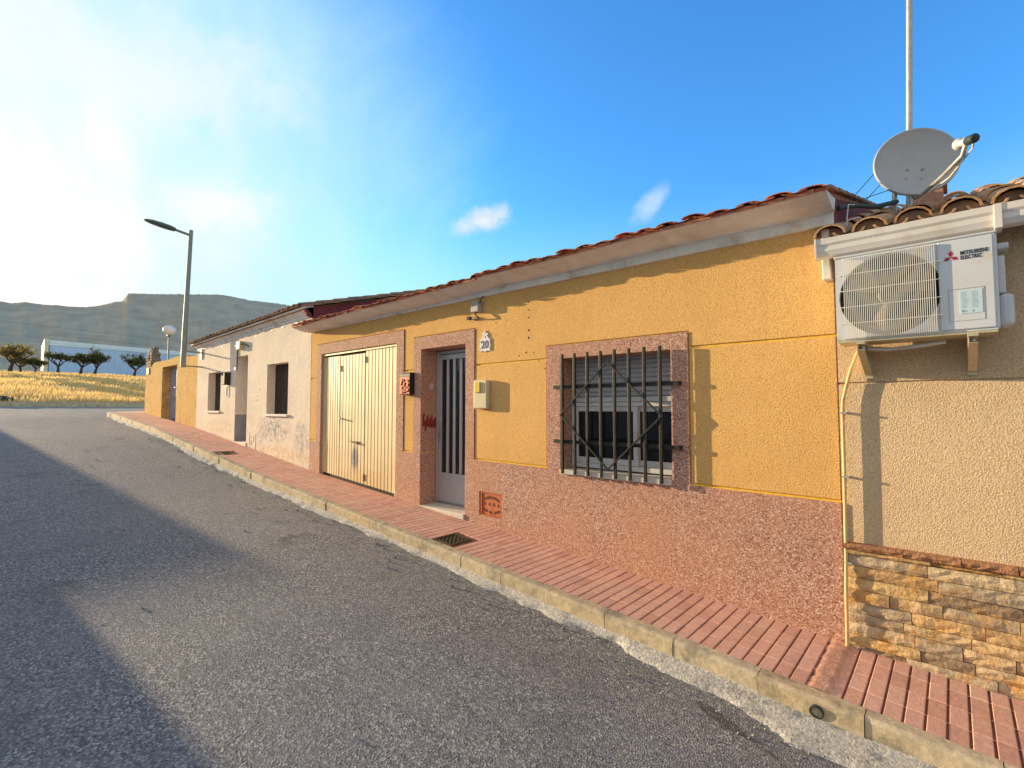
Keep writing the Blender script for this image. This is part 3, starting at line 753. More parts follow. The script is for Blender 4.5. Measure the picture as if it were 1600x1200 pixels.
T = thing('house_number', (-4.08, 0, 2.26), 'white ceramic house number 20 with an ornate crown top', 'house number')
cxn = -4.083
out = [(-.085, 2.27), (-.03, 2.278), (0, 2.262), (.03, 2.278), (.085, 2.27), (.078, 2.31), (.09, 2.34), (.078, 2.375), (.085, 2.41), (.05, 2.425), (.04, 2.455), (.05, 2.48), (.022, 2.487), (0, 2.515), (-.022, 2.487), (-.05, 2.48), (-.04, 2.455), (-.05, 2.425), (-.085, 2.41), (-.078, 2.375), (-.09, 2.34), (-.078, 2.31)]
MB().prism([(cxn + x, -.012, z) for x, z in out], (0, .0125, 0)).build('plaque', 'tile_white', T)
mb = MB(); text_mesh(mb, '20', .125, (cxn, -.0128, 2.345), .004, .0015, extent=.125)
mb.build('digits', 'digit_blue', T)
mb = MB()
for x, z, r in ((-.03, 2.455, .008), (0, 2.485, .009), (.03, 2.455, .008), (0, 2.44, .012), (-.075, 2.30, .005), (.075, 2.30, .005), (-.075, 2.395, .005), (.075, 2.395, .005)):
    mb.lathe((cxn + x, -.0115, z), (0, -1, 0), [(0, .003), (r, .003), (r, 0)], 8)
mb.build('ornament', 'grey_box', T)

T = thing('junction_box', (-4.19, 0, 2.74), 'small grey cable junction box with looped cable under the yellow house cornice', 'junction box')
MB().box(-4.25, -4.13, -.085, -.001, 2.742, 2.872).build('body', 'grey_box', T, bevel=.006)
MB().tube([(-4.20, -.05, 2.745), (-4.19, -.065, 2.70), (-4.14, -.06, 2.672), (-4.20, -.045, 2.668), (-4.30, -.03, 2.684), (-4.34, -.02, 2.69)], .010).tube([(-4.36, -.03, 2.692), (-4.31, -.03, 2.686)], .022).tube([(-4.12, -.06, 2.84), (-4.10, -.05, 2.90), (-4.09, -.02, 2.93)], .008).build('cable', 'cable_dark', T)

T = thing('meter_cover', (-3.99, 0, .36), 'terracotta water meter cover plate with dark raised lettering set in the terrazzo base', 'meter cover')
MB().slab([-4.166, -4.135, -3.825, -3.81], [.36, .375, .618, .63], lambda i, j: not (i == 1 and j == 1), -.006, .015).build('frame', 'terracotta_plate', T)
MB().box(-4.134, -3.826, .003, .012, .376, .617).build('plate', 'terracotta_plate', T)
mb = MB()
def arc_text(txt, x0, x1, zc, bend, size):
    n = len(txt)
    for k, ch in enumerate(txt):
        if ch == ' ': continue
        t = (k / (n - 1)) * 2 - 1
        text_mesh(mb, ch, size, (x0 + (x1 - x0) * (t + 1) / 2, .0025, zc - bend * t * t), .0022, .0012, rot=-bend * 10 * t)
arc_text('CONTADOR', -4.09, -3.87, .577, .03, .042); arc_text('AGUA', -4.085, -3.875, .497, 0, .045); arc_text('RED DE AGUA', -4.105, -3.855, .405, -.03, .036)
mb.build('lettering', 'plate_letter', T)
MB().tube([(-3.84, .004, .488), (-3.83, -.012, .486), (-3.75, -.018, .478)], .006).build('key_hook', 'black_iron', T)

# ------------------------------------------------------------------ white house
WX0, WX1 = -14.7, -8.42
H2 = thing('white_house', (-11.5, 0, .8), 'weathered whitewashed house with dark shutters and stained wall beyond the yellow house', 'house')
W1 = (-13.82, -12.94, 1.54, 2.475); WD = (-11.99, -11.30, .2, 2.755); W2 = (-10.285, -9.322, 1.488, 2.48)
xs = [WX0, W1[0], W1[1], WD[0], WD[1], W2[0], W2[1], WX1 - .006]; zs = [-.1, .5, W2[2], W1[2], W1[3], W2[3], WD[3], 3.32]
def wf(i, j):
    if i == 1: return j != 3
    if i == 3: return not (1 <= j < 6)
    if i == 5: return not (2 <= j < 5)
    return True
mb = MB().slab(xs, zs, wf, 0, .27); mb.box(WX0 + .01, WX1 - .01, .273, 8, -.1, 3.3); mb.build('wall', 'white_render', H2)
def wwin(W, planks):
    o = MB().box(W[0] + .003, W[1] - .003, .175, .20, W[2] + .003, W[3] - .003).build('window', 'interior', H2)
    w = (W[1] - W[0] - .01) / planks
    mb = MB()
    for k in range(planks): mb.box(W[0] + .005 + k * w + .004, W[0] + .005 + (k + 1) * w - .004, .16, .176, W[2] + .006, W[3] - .006)
    mb.build('shutter', 'dark_wood', o, bevel=.003)
    MB().box(W[0] - .055, W[1] + .055, -.045, .16, W[2] - .045, W[2] - .003).build('sill', 'white_plaster', o, bevel=.006)
wwin(W1, 6); wwin(W2, 7)
o = MB().box(WD[0] + .003, WD[1] - .003, .245, .268, .6, WD[3] - .003).build('door', 'grey_door', H2)
for k in range(3): MB().box(WD[0] + .06, WD[1] - .06, .236, .246, 1.0 + k * .58, 1.5 + k * .58).build('door_panel', 'grey_door', o, bevel=.006)
MB().box(WD[0] + .002, WD[0] + .012, .004, .24, .84, 1.46).build('painted_dado', 'grey_door', H2)
MB().box(WD[0] - .02, WD[1] + .02, -.02, .24, .7, prof(-11.6) + .045).build('threshold', 'white_plaster', H2, bevel=.004)
mb = MB()
for x0, x1, z0, z1 in ((-11.12, -11.10, .76, 1.1), (-10.80, -10.78, .74, 1.08), (-11.10, -10.80, 1.04, 1.055), (-11.10, -10.80, .80, .815), (-11.02, -11.005, .83, .92), (-10.90, -10.885, .90, 1.02)): mb.box(x0, x1, -.006, .004, z0, z1)
mb.build('register_frame', 'grey_box', H2)
wz = lambda x: .13 * (x - WX0) / 6.3
extrude_x(MB(), [(-.012, 3.10), (-.012, 3.15), (-.04, 3.165), (-.07, 3.20), (-.13, 3.225), (-.16, 3.225), (-.165, 3.255), (.02, 3.30), (.02, 3.10)], frange(WX0 - .02, WX1 + .005, .4), wz).build('cornice', 'white_trim', H2)
mb = MB(); z0 = 3.262
mb.prism([(WX0 - .05, -.16, z0), (WX0 - .05, 4, z0 + rs * 4.16), (WX0 - .05, 8.2, z0), (WX0 - .05, 8.2, z0 - .2), (WX0 - .05, -.1, z0 - .02)], (WX1 - WX0 + .04, 0, 0))
mb.v = [v + Vector((0, 0, wz(v.x) - .03)) for v in mb.v]
barrel_roof(mb, WX0 - .03, WX1 - .05, -.20, rs, 4.3, lambda x: z0 + wz(x) - .02, .21, .085, random.Random(6), jit=.010, flat=.6)
mb.build('roof', 'old_tile', H2, fix=False)
gp = [(-.10, 3.24), (-.12, 3.36), (4.0, 3.36 + rs * 4.12), (8, 3.4), (8, 2.8), (.02, 2.8), (.02, 3.2)]
MB().prism([(WX1 - .05, y, z) for y, z in gp], (.055, 0, 0)).build('gable_wall', 'maroon_paint', H2)
mb = MB()
for k in range(13):
    y = -.18 + k * .33; mb.bar((WX1 - .02, y, 3.40 + rs * (y + .16)), (WX1 - .02, y + .37, 3.40 + rs * (y + .53) - .012), .16, .024)
mb.build('verge_tiles', 'old_tile', H2)
mb = MB()
for x, z, r in ((-10.62, 2.0, .02), (-10.75, 1.86, .015), (-10.78, 1.78, .02), (-11.0, 1.95, .012)): mb.lathe((x, 0, z), (0, -1, 0), [(0, .002), (r, .002), (r, -.001)], 8)
for x, z in ((-10.9, 3.12), (-10.1, 3.16), (-9.6, 3.17), (-9.0, 3.18), (-12.9, 3.06)): mb.box(x - .05, x + .05, -.006, .004, z - .015, z + .01)
mb.build('wall_marks', 'cable_dark', H2)

T = thing('meter_box', (-12.4, 0, 2.14), 'dark meter box with a pale paper strip below it left of the white house doorway', 'meter box')
MB().box(-12.52, -12.30, -.13, -.001, 2.14, 2.42).build('body', 'dark_wood', T, bevel=.006)
MB().prism([(-12.55, -.15, 2.42), (-12.55, 0, 2.46), (-12.55, 0, 2.42)], (.28, 0, 0)).box(-12.522, -12.505, -.132, -.002, 2.14, 2.42).build('hood', 'white_trim', T)
MB().slab([-12.56, -12.53, -12.40, -12.37], [1.86, 1.875, 2.10, 2.115], lambda i, j: not (i == 1 and j == 1), -.012, -.001).build('trim_frame', 'white_trim', T)
T = thing('junction_box', (-11.63, 0, 2.9), 'cream cable junction box under the white house eave above its doorway', 'junction box')
MB().box(-11.74, -11.54, -.10, -.001, 2.89, 3.07).build('body', 'meter_beige', T, bevel=.008)
MB().tube([(-11.74, -.05, 2.98), (-11.86, -.06, 2.985), (-11.90, -.02, 2.985)], .025).tube([(-11.88, -.02, 2.98), (-11.89, -.015, 2.52)], .012).tube([(-11.54, -.05, 3.0), (-11.42, -.06, 3.02), (-11.30, -.04, 2.96), (-11.24, -.01, 2.93)], .012).build('cable', 'cable_dark', T)
o = MB().tube([(-11.89, -.001, 2.48), (-11.89, -.06, 2.48)], .03).build('cable_clip', 'galvanised'); origin_to(o, (-11.89, 0, 2.48)); setp(o, 'small round wall clip ending the cable left of the white house door', 'cable clip')

# ------------------------------------------------------------------ street lamp hung on the white house corner
T = thing('street_lamp', (-14.2, -.44, 2.62), 'tall grey street lamp post bracketed to the white house wall, flat head over the road', 'street lamp')
MB().tube([(-14.2, -.455, 2.62), (-14.2, -.44, 3.6), (-14.2, -.375, 6.09)], [.062, .058, .045], 12).build('post', 'lamp_metal', T)
for z in (3.015, 2.655): MB().bar((-14.2, -.42, z), (-14.3, -.004, z), .035, .035).build('wall_bracket', 'lamp_metal', T)
MB().box(-14.42, -14.30, -.03, -.001, 2.86, 3.12).build('mounting_plate', 'meter_beige', T)
MB().tube([(-14.2, -.385, 5.96), (-14.2, -.76, 6.02)], .03, 10).build('arm', 'lamp_metal', T)
prof_h = [(.02, 0), (.07, .02), (.095, .12), (.10, .3), (.085, .5), (.05, .62), (.01, .66)]
mb = MB().lathe((-14.2, -.70, 6.00), (0, -1, .13), prof_h, 16)
for v in mb.v: v.z = 6.0 + (v.z - 6.0) * 1.; 
cen = lambda v: 6.0 + .13 * (-.70 - v.y)
for v in mb.v:
    dz = v.z - cen(v); v.z = cen(v) + dz * (.75 if dz > 0 else .4); v.x = -14.2 + (v.x + 14.2) * 1.25
mb.build('lamp_head', 'lamp_head', T)

# globe lamp behind the garden wall
T = thing('globe_lamp', (-24.3, 1.6, 1.6), 'white globe lamp on a thin dark post behind the ochre garden wall', 'street lamp')
mb = MB().lathe((-24.3, 1.6, 4.66), (0, 0, 1), [(.001, 0), (.10, .02), (.19, .08), (.232, .18), (.22, .28), (.15, .36), (.06, .395), (.001, .40)], 20); mb.build('globe', 'globe_glass', T)
MB().tube([(-24.3, 1.6, 1.5), (-24.3, 1.6, 4.6)], .035).lathe((-24.3, 1.6, 4.55), (0, 0, 1), [(.04, 0), (.07, .05), (.08, .12), (.04, .13)], 12).build('post', 'lamp_metal', T)

# ------------------------------------------------------------------ garden wall with gate
T = thing('garden_wall', (-17.4, 0, 1.25), 'rough ochre rendered garden wall with stepped top and a metal gate beside the white house', 'garden wall')
GX0, GX1 = -20.12, -14.71
GO = (-18.08, -16.55, .9, 2.86)
xs = [GX0] + frange(GX0, GO[0], .25)[1:] + frange(GO[0], GO[1], .25)[1:] + frange(GO[1], GX1, .25)[1:]
def gtop(x):
    b = 2.98 + .02 * (x - GX0) if x < -18.4 else (3.06 if x < -16.9 else 3.09 if x < -15.6 else 3.0)
    return b + .035 * mnoise.noise((x * 3, 7, 0)) + (.06 if -19.2 < x < -18.4 else 0)
mb = MB().slab(xs, [0, 1, 2], lambda i, j: not (j == 0 and xs[i] >= GO[0] - .001 and xs[i + 1] <= GO[1] + .001), 0.004, .26, lambda x, j: (.6, GO[3])[j] if j < 2 else gtop(x))
mb.box(GX0, GX0 + .26, .262, 12, .6, 2.9); mb.build('wall', 'ochre_render', T)
g = MB().box(GO[0] + .02, GO[1] - .02, .215, .235, prof(-17.3) + .02, GO[3] - .01).build('gate', 'grey_door', T)
mb = MB()
gx0 = -17.3
MB().box(gx0, GO[1] - .03, .19, .214, prof(-17) + .04, 1.95).build('kick_panel', 'cream_metal', g, bevel=.004)
MB().box(gx0, GO[1] - .03, .198, .214, 1.97, 2.80).build('gate_glass', 'window_glass', g)
for k in range(5): MB().box(gx0 + .02 + k * .165, gx0 + .05 + k * .165, .178, .197, 1.96, 2.82).build('gate_bar', 'aluminium', g)
MB().box(gx0 - .02, GO[1] - .02, .186, .197, 2.28, 2.33).tube([(gx0 + .05, .19, 2.22), (gx0 + .05, .13, 2.22), (gx0 + .16, .13, 2.22)], .016).build('lock_rail', 'black_iron', g)
o = MB().box(-19.86, -19.62, -.03, .003, 2.72, 2.93).build('meter_cover', 'meter_beige'); origin_to(o, (-19.74, 0, 2.72)); o.modifiers.new('Bevel', 'BEVEL').width = .012
setp(o, 'small pale square cover high on the far end of the ochre garden wall', 'meter cover')
# crumbling stub on the end of the wall
mb = MB(); rr_ = random.Random(12); z = 2.96; px_, py_ = -19.75, .135
while z < 3.62:
    h = rr_.uniform(.07, .12); t = (z - 2.96) / .66; w = .36 * (1 - .35 * t) if t < .6 else .26 * (1 - (t - .6) * 1.3)
    for k in range(2):
        a = px_ - w + w * k; mb.box(a + .004 + rr_.uniform(-.02, .02), a + w - .004, py_ - w * .42 + rr_.uniform(-.02, .02), py_ + w * .42 + rr_.uniform(-.02, .02), z, z + h - .004)
    z += h
o = mb.build('masonry_stub', 'rubble', None, bevel=.02); origin_to(o, (px_, py_, 2.96)); setp(o, 'crumbling rough masonry stub tapering upward on the far end of the ochre garden wall', 'masonry stub')

# ------------------------------------------------------------------ beige house on the right
H3 = thing('beige_house', (2, 0, -.1), 'beige stuccoed house with stone cladding along its foot and barrel tile roof', 'house')
BX0, BX1 = -.597, 7.
mb = MB().slab([BX0, BX1], [-1.2, 1.768], lambda i, j: True, 0.002, .02).slab([BX0, BX1], [1.780, 2.80], lambda i, j: True, 0.002, .02)
mb.build('stucco_panel', 'beige_stucco', H3, bevel=.003)
MB().box(BX0 + .004, BX1, .014, 8, -1.4, 2.82).build('wall', 'beige_stucco', H3)
# stone cladding
mb = MB(); rr_ = random.Random(21); z = -.62
top = lambda x: .655
while z < .64:
    h = rr_.choice((.056, .066, .078)); h = min(h, .645 - z); x = BX0 + .012 - rr_.uniform(0, .0)
    while x < BX1:
        L = rr_.uniform(.20, .48); d = -.022 - rr_.uniform(0, .020)
        x1 = min(x + L, BX1); nx_ = max(2, int((x1 - x) / .05)); hh = h * (1 if rr_.random() > .2 else 1)
        # rough face
        vs = []; 
        for a in range(nx_ + 1):
            xx = x + .002 + (x1 - x - .004) * a / nx_
            for b in range(4):
                zz = z + .002 + (hh - .004) * b / 3
                yy = d + rr_.uniform(-.0045, .0045) + (.006 if b in (0, 3) else 0) + (.004 if a in (0, nx_) else 0)
                vs.append((xx, yy, zz))
        fs = [(a * 4 + b, (a + 1) * 4 + b, (a + 1) * 4 + b + 1, a * 4 + b + 1) for a in range(nx_) for b in range(3)]
        nb = len(vs); bk = [(x + .0015, .003, z + .0012), (x1 - .0015, .003, z + .0012), (x1 - .0015, .003, z + hh - .0012), (x + .0015, .003, z + hh - .0012)]
        vs += bk
        fs += [[nb + 1, nb] + [a * 4 for a in range(nx_ + 1)], [nb + 3, nb + 2] + [a * 4 + 3 for a in range(nx_, -1, -1)], [nb, nb + 3, 3, 2, 1, 0], [nb + 2, nb + 1] + [nx_ * 4 + b for b in range(4)]]
        mb.add(vs, fs); x = x1
    z += h
mb.build('stone_cladding', 'cladding_stone', H3)
mb = MB(); x = BX0 + .01
while x < BX1:
    L = rr_.uniform(.18, .34); n = 6; vs = []
    for a in range(n + 1):
        xx = x + .002 + (L - .004) * a / n
        for (y, zz) in ((.003, .647), (-.045 + rr_.uniform(-.008, .004), .647), (-.052 + rr_.uniform(-.008, .006), .668), (-.036 + rr_.uniform(-.006, .006), .684), (.003, .690)): vs.append((xx, y, zz))
    mb.add(vs, [(a * 5 + b, (a + 1) * 5 + b, (a + 1) * 5 + b + 1, a * 5 + b + 1) for a in range(n) for b in range(4)] + [(0, 1, 2, 3, 4), (n * 5 + 4, n * 5 + 3, n * 5 + 2, n * 5 + 1, n * 5)]); x += L
mb.build('cladding_cap', 'cap_stone', H3)
# roof
brs = .35; z0 = 2.80
mb = MB(); mb.prism([(BX0 + .02, -.10, z0 - .03), (BX0 + .02, 3.4, z0 + brs * 3.5 - .02), (BX0 + .02, 8.2, z0 - .05), (BX0 + .02, 8.2, z0 - .15), (BX0 + .02, -.04, z0 - .06)], (7.4, 0, 0))
barrel_roof(mb, -.60, -.60 + .225 * 33, -.125, brs, 3.6, lambda x: z0 - .035, .225, .098, random.Random(9), jit=.006, flat=.78, th=.014, tile=.9)
mb.build('roof', 'sand_tile', H3, fix=False)
mb = MB().box(BX0 + .02, BX1, -.085, .0, 2.70, 2.80)
for k in range(33):
    cx = -.60 + .225 * k; mb.prism([(cx + .085 * math.cos(math.pi * q / 8), -.095 - .02 * math.sin(k * 7.), 2.785 + .07 * math.sin(math.pi * q / 8)) for q in range(9)], (0, .06, .02))
mb.build('eave_fill', 'eave_mortar', H3)
MB().box(BX0 + .01, BX1, -.16, 0.0, 2.685, 2.70).build('soffit', 'dark_wood', H3)
# gutter
prg = [(-.165, 2.625), (-.215, 2.612), (-.255, 2.622), (-.272, 2.655), (-.272, 2.685), (-.282, 2.70), (-.282, 2.738), (-.27, 2.738), (-.262, 2.70), (-.255, 2.66), (-.215, 2.63), (-.172, 2.64), (-.172, 2.72), (-.165, 2.72)]
g = extrude_x(MB(), prg, [-.655, -.2, .3, 1.2, 3, 6.8], lambda x: .002 * (x > 0)).build('gutter', 'gutter_white', H3, bevel=.002)
MB().prism([(-.665, y, z) for y, z in ((-.163, 2.615), (-.215, 2.604), (-.262, 2.616), (-.28, 2.655), (-.288, 2.70), (-.288, 2.742), (-.163, 2.742))], (.012, 0, 0)).build('end_cap', 'gutter_white', g, bevel=.002)
MB().box(.205, .24, -.287, -.16, 2.604, 2.743).build('joint_sleeve', 'gutter_white', g, bevel=.003)
o = MB().box(-.655, -.605, -.10, -.001, 2.50, 2.86).build('cable_trunking', 'gutter_white'); origin_to(o, (-.63, 0, 2.5)); o.modifiers.new('Bevel', 'BEVEL').width = .006
setp(o, 'short white vertical trunking behind the gutter end between the yellow and beige houses', 'trunking')
# conduit
o = MB().tube([(-.47, -.03, 1.99), (-.485, -.03, 1.95), (-.515, -.03, 1.87), (-.545, -.03, 1.75), (-.566, -.03, 1.66), (-.571, -.03, 1.58), (-.572, -.03, 1.2), (-.578, -.03, .6), (-.580, -.055, .4), (-.584, -.055, -.02)], .011, 10).build('drain_hose', 'conduit_beige'); origin_to(o, (-.58, -.03, 0))
setp(o, 'thin beige drain hose running from the air conditioner down the corner of the beige house', 'hose')
mb = MB()
for z in (1.57, 1.13, .55): mb.box(-.588, -.545, -.045, .002, z - .006, z + .006)
c = mb.build('hose_clip', 'grey_box'); c.parent = o; c.matrix_parent_inverse = Matrix.Translation(-Vector(o.location))

# ------------------------------------------------------------------ air conditioner
AC = thing('air_conditioner', (-.17, 0, 1.99), 'white outdoor air conditioner unit with fan grille on brackets under the gutter', 'air conditioner')
ax0, ax1, ay0, ay1, az0, az1 = -.545, .198, -.325, -.075, 2.035, 2.572
cxf, czf, rf = -.275, 2.303, .252
# body shell with a round fan opening in its front
mb = MB(); NS = 40; ring = [(cxf + rf * math.cos(2 * math.pi * k / NS), czf + rf * math.sin(2 * math.pi * k / NS)) for k in range(NS)]
fx0_, fx1_, fz0_, fz1_ = cxf - .262, cxf + .262, az0, az1
def sq(k):
    t = 2 * math.pi * k / NS; c_, s_ = math.cos(t), math.sin(t); m_ = max(abs(c_) / .262, abs(s_) / .2685)
    return (cxf + c_ / m_, (az0 + az1) / 2 + s_ / m_)
vs = [(x, ay0, z) for x, z in ring] + [(sq(k)[0], ay0, sq(k)[1]) for k in range(NS)] + [(x, ay0 + .05, z) for x, z in ring]
mb.add(vs, [(k, (k + 1) % NS, NS + (k + 1) % NS, NS + k) for k in range(NS)] + [(k, 2 * NS + k, 2 * NS + (k + 1) % NS, (k + 1) % NS) for k in range(NS)])
body = MB().box(ax0, ax1, ay0 + .052, ay1, az0, az1)
body.box(ax0, fx0_, ay0, ay0 + .0521, az0, az1); body.box(fx1_, ax1, ay0, ay0 + .0521, az0, az1)
body.box(fx0_, fx1_, ay0 + .0005, ay0 + .0521, az1 - .004, az1 - .0002); body.box(fx0_, fx1_, ay0 + .0005, ay0 + .0521, az0 + .0002, az0 + .004)
body.v = body.v; k0 = len(body.v); body.add(mb.v, mb.f)
body.build('body', 'ac_white', AC)
MB().lathe((cxf, ay0 + .049, czf), (0, -1, 0), [(0, 0), (rf + .002, 0)], 40).build('fan_well', 'ac_dark', AC)
mb = MB()
for k in range(3):
    t0 = k * 2 * math.pi / 3 + .4; vs = []
    for r_ in (.05, .13, .225):
        for j, (dt, dy) in enumerate(((-.42, -.014), (0, -.026), (.42, -.036))): vs.append((cxf + r_ * math.cos(t0 + dt * (.8 + r_)), ay0 + .045 + dy * .9, czf + r_ * math.sin(t0 + dt * (.8 + r_))))
    mb.add(vs, [(i * 3 + j, i * 3 + j + 1, (i + 1) * 3 + j + 1, (i + 1) * 3 + j) for i in range(2) for j in range(2)], True)
mb.lathe((cxf, ay0 + .04, czf), (0, -1, 0), [(.055, 0), (.055, .018), (.04, .026), (.001, .028)], 20); mb.build('fan', 'ac_fan', AC)
mb = MB(); gx0, gx1 = -.505, -.050
n = 46
for k in range(n): 
    x = gx0 + .008 + (gx1 - gx0 - .012) * k / (n - 1); mb.bar((x, ay0 - .024, az0 + .012), (x, ay0 - .024, az1 - .018), .0036, .0036, (0, 1, 0))
    for z, dz in ((az0 + .012, -.006), (az1 - .018, .006)): mb.bar((x, ay0 - .024, z), (x, ay0 + .0, z + dz), .0036, .0036)
for z in (az0 + .105, az0 + .21, az0 + .315, az0 + .42): mb.bar((gx0 - .015, ay0 - .020, z), (gx1 + .02, ay0 - .020, z), .004, .004)
for z in (az0 + .105, az0 + .21, az0 + .315, az0 + .42):
    for x in (gx0 - .014, gx1 + .019): mb.bar((x, ay0 - .021, z), (x, ay0 + .002, z), .004, .004)
mb.build('fan_grille', 'ac_wire', AC)
MB().box(-.038, ax1 - .004, ay0 - .010, ay0 - .0005, az0 + .012, az1 - .006).build('side_panel', 'ac_white', AC, bevel=.008)
MB().box(ax1 - .018, ax1 + .012, ay0 - .004, ay1, az0 + .004, az1 - .002).build('corner_cover', 'ac_white', AC, bevel=.010)
MB().box(ax0 - .006, ax1 + .014, ay0 - .008, ay1 + .01, az1 - .0015, az1 + .012).build('top_cover', 'ac_white', AC, bevel=.006)
MB().box(ax0 + .004, ax1, ay0 + .002, ay1, az0 - .014, az0 + .001).build('base_tray', 'zinc_plate', AC)
MB().slab([.0, .003, .147, .15], [2.095, 2.098, 2.277, 2.28], lambda i, j: not (i == 1 and j == 1), ay0 - .0115, ay0 - .0095).build('access_hatch', 'grey_box', AC)
st = MB().box(.048, .142, ay0 - .0125, ay0 - .0098, 2.135, 2.268).build('sticker', 'sticker_blue', AC)
mb = MB(); rr_ = random.Random(4)
for cx0, w in ((.054, .033), (.098, .030)):
    for k in range(14):
        z = 2.258 - k * .0068; mb.box(cx0, cx0 + w * rr_.uniform(.6, 1), ay0 - .0131, ay0 - .0120, z - .0018, z)
mb.box(.054, .064, ay0 - .0131, ay0 - .012, 2.143, 2.156); mb.box(.068, .075, ay0 - .0131, ay0 - .012, 2.143, 2.152); mb.box(.098, .106, ay0 - .0131, ay0 - .012, 2.143, 2.152)
mb.build('sticker_print', simple('sticker_ink', (.25, .33, .42), .6), st)
# logo and writing
mb = MB(); lc = Vector((.018, 0, 2.468)); a = .024; yl = ay0 - .0112
def rh(cx, cz, ang):
    L_, S_ = a, a * .577
    P = []
    for (u, v) in ((0, 0), (S_, a), (0, 2 * a), (-S_, a)):
        P.append((cx + u * math.cos(ang) + v * math.sin(ang), yl, cz - u * math.sin(ang) + v * math.cos(ang)))
    mb.prism(P, (0, .002, 0))
for ang in (0, R(120), R(240)): rh(lc.x, lc.z, ang)
mb.v = [Vector((lc.x + (v.x - lc.x) * .78, v.y, lc.z + (v.z - lc.z) * .78)) for v in mb.v]
mb.build('logo', 'logo_red', AC)
mb = MB(); text_mesh(mb, 'MITSUBISHI', .032, (.115, yl, 2.482), .0004, .0008, extent=.112); text_mesh(mb, 'ELECTRIC', .032, (.103, yl, 2.455), .0004, .0008, extent=.088)
mb.build('lettering', 'logo_black', AC)
MB().box(ax1 + .013, ax1 + .075, -.255, -.09, 2.06, 2.24).build('valve_cover', 'ac_white', AC, bevel=.02)
MB().box(ax1 + .013, ax1 + .045, -.235, -.09, 2.245, 2.46).box(ax1 + .013, ax1 + .065, -.22, -.12, 2.50, 2.535).build('terminal_cover', 'ac_white', AC, bevel=.008)
for x in (-.415, .095):
    b = MB().box(x - .022, x + .022, -.40, -.002, 1.998, 2.02).build('bracket', 'zinc_plate', AC)
    MB().box(x - .022, x + .022, -.024, -.002, 1.80, 1.997).build('wall_leg', 'zinc_plate', b)
    MB().prism([(x - .020, -.38, 1.997), (x - .020, -.025, 1.997), (x - .020, -.025, 1.83), (x - .020, -.06, 1.83), (x - .020, -.38, 1.96)], (.004, 0, 0)).prism([(x - .020, -.385, 1.965), (x + .020, -.385, 1.965), (x + .020, -.028, 1.825), (x - .020, -.028, 1.825)], (0, -.002, -.003)).build('gusset', 'zinc_plate', b)
    MB().lathe((x, -.30, 2.02), (0, 0, 1), [(.016, -.045), (.016, -.028)], 6).build('bolt', 'galvanised', b)
MB().tube([(-.40, -.20, 1.985), (-.30, -.2, 1.972), (-.12, -.19, 1.985), (-.02, -.17, 2.0)], .011).build('pipe', 'pvc_white', AC)

# ------------------------------------------------------------------ satellite dish and mast
SD_ = thing('satellite_dish', (-.26, .8, 2.95), 'grey satellite dish with feed arm standing above the beige house roof edge', 'satellite dish')
nrm = Vector((.33, -.93, .10)).normalized(); dc = Vector((-.144, .6, 3.446))
rd = .262
pr_f = [(.001, -.046), (.08, -.042), (.16, -.029), (.22, -.013), (rd - .012, .0), (rd - .004, .006), (rd + .004, .004), (rd + .006, -.012), (rd - .004, -.016), (.22, -.027), (.16, -.044), (.08, -.056), (.001, -.060)]
MB().lathe(dc, nrm, pr_f, 48).build('reflector', 'dish_grey', SD_)
side = nrm.cross(Vector((0, 0, 1))).normalized(); upv = side.cross(nrm)
for a, b in ((-.045, -.05), (.045, -.035), (-.03, -.125), (.06, -.11)):
    p = dc + side * a + upv * b - nrm * .038; MB().lathe(p, nrm, [(.007, -.01), (.007, .008), (.0005, .011)], 8).build('bolt', 'galvanised', SD_)
bot = dc - upv * (rd + .015); lnb = Vector((.113, .02, 3.262))
elbow = bot + Vector((.12, -.28, .02)); 
MB().tube([bot + Vector((-.03, .12, .03)), bot, bot + Vector((.02, -.05, -.01)), bot.lerp(lnb, .55) + Vector((0, 0, -.05)), lnb - Vector((.015, -.02, .075)), lnb - Vector((.0, 0, .02))], .014, 8).build('feed_arm', 'galvanised', SD_)
ld = (lnb - dc).normalized()
MB().lathe(lnb - ld * .07, ld, [(.001, -.012), (.036, -.010), (.036, .012), (.022, .016), (.020, .07), (.026, .075), (.026, .10), (.02, .102)], 16).build('feed_horn', 'pvc_white', SD_)
MB().lathe(lnb - ld * .07, ld, [(.025, .098), (.028, .10), (.028, .165), (.02, .175), (.001, .176)], 14).build('receiver', 'cable_dark', SD_)
MB().tube([lnb + ld * .08 - Vector((0, 0, .02)), lnb + Vector((.03, -.02, -.06)), bot.lerp(lnb, .6) + Vector((.02, 0, -.085)), bot + Vector((.03, -.06, -.03)), bot + Vector((0, .1, -.02))], .005, 6).build('cable', 'cable_white', SD_)
back = dc - nrm * .066
MB().tube([back + upv * -.05, back - nrm * .10 + upv * -.06, Vector((-.265, .8, 3.30))], .03, 8).bar(bot + Vector((-.03, .12, .03)), back - upv * .1, .04, .02).build('mount', 'galvanised', SD_)
MB().tube([(-.305, .82, 2.75), (-.29, .81, 3.45)], .018, 10).build('support_post', 'galvanised', SD_)
o = MB().tube([(-.223, .90, 2.75), (-.156, .90, 4.87), (-.098, .90, 6.7)], [.021, .021, .019], 12).build('antenna_mast', 'galvanised'); origin_to(o, (-.22, .90, 2.95))
setp(o, 'tall thin grey metal mast rising behind the satellite dish', 'mast')
mb = MB().box(-.20, .0, 1.2, 1.4, 2.9, 3.42).box(-.225, .025, 1.175, 1.425, 3.42, 3.45)
o = mb.build('roof_vent', simple('pink_brick', (.50, .28, .20), .9, 0, 12, .3), None, bevel=.005); origin_to(o, (-.1, 1.3, 2.95)); setp(o, 'stubby pink masonry vent on the roof behind the satellite dish', 'roof vent')
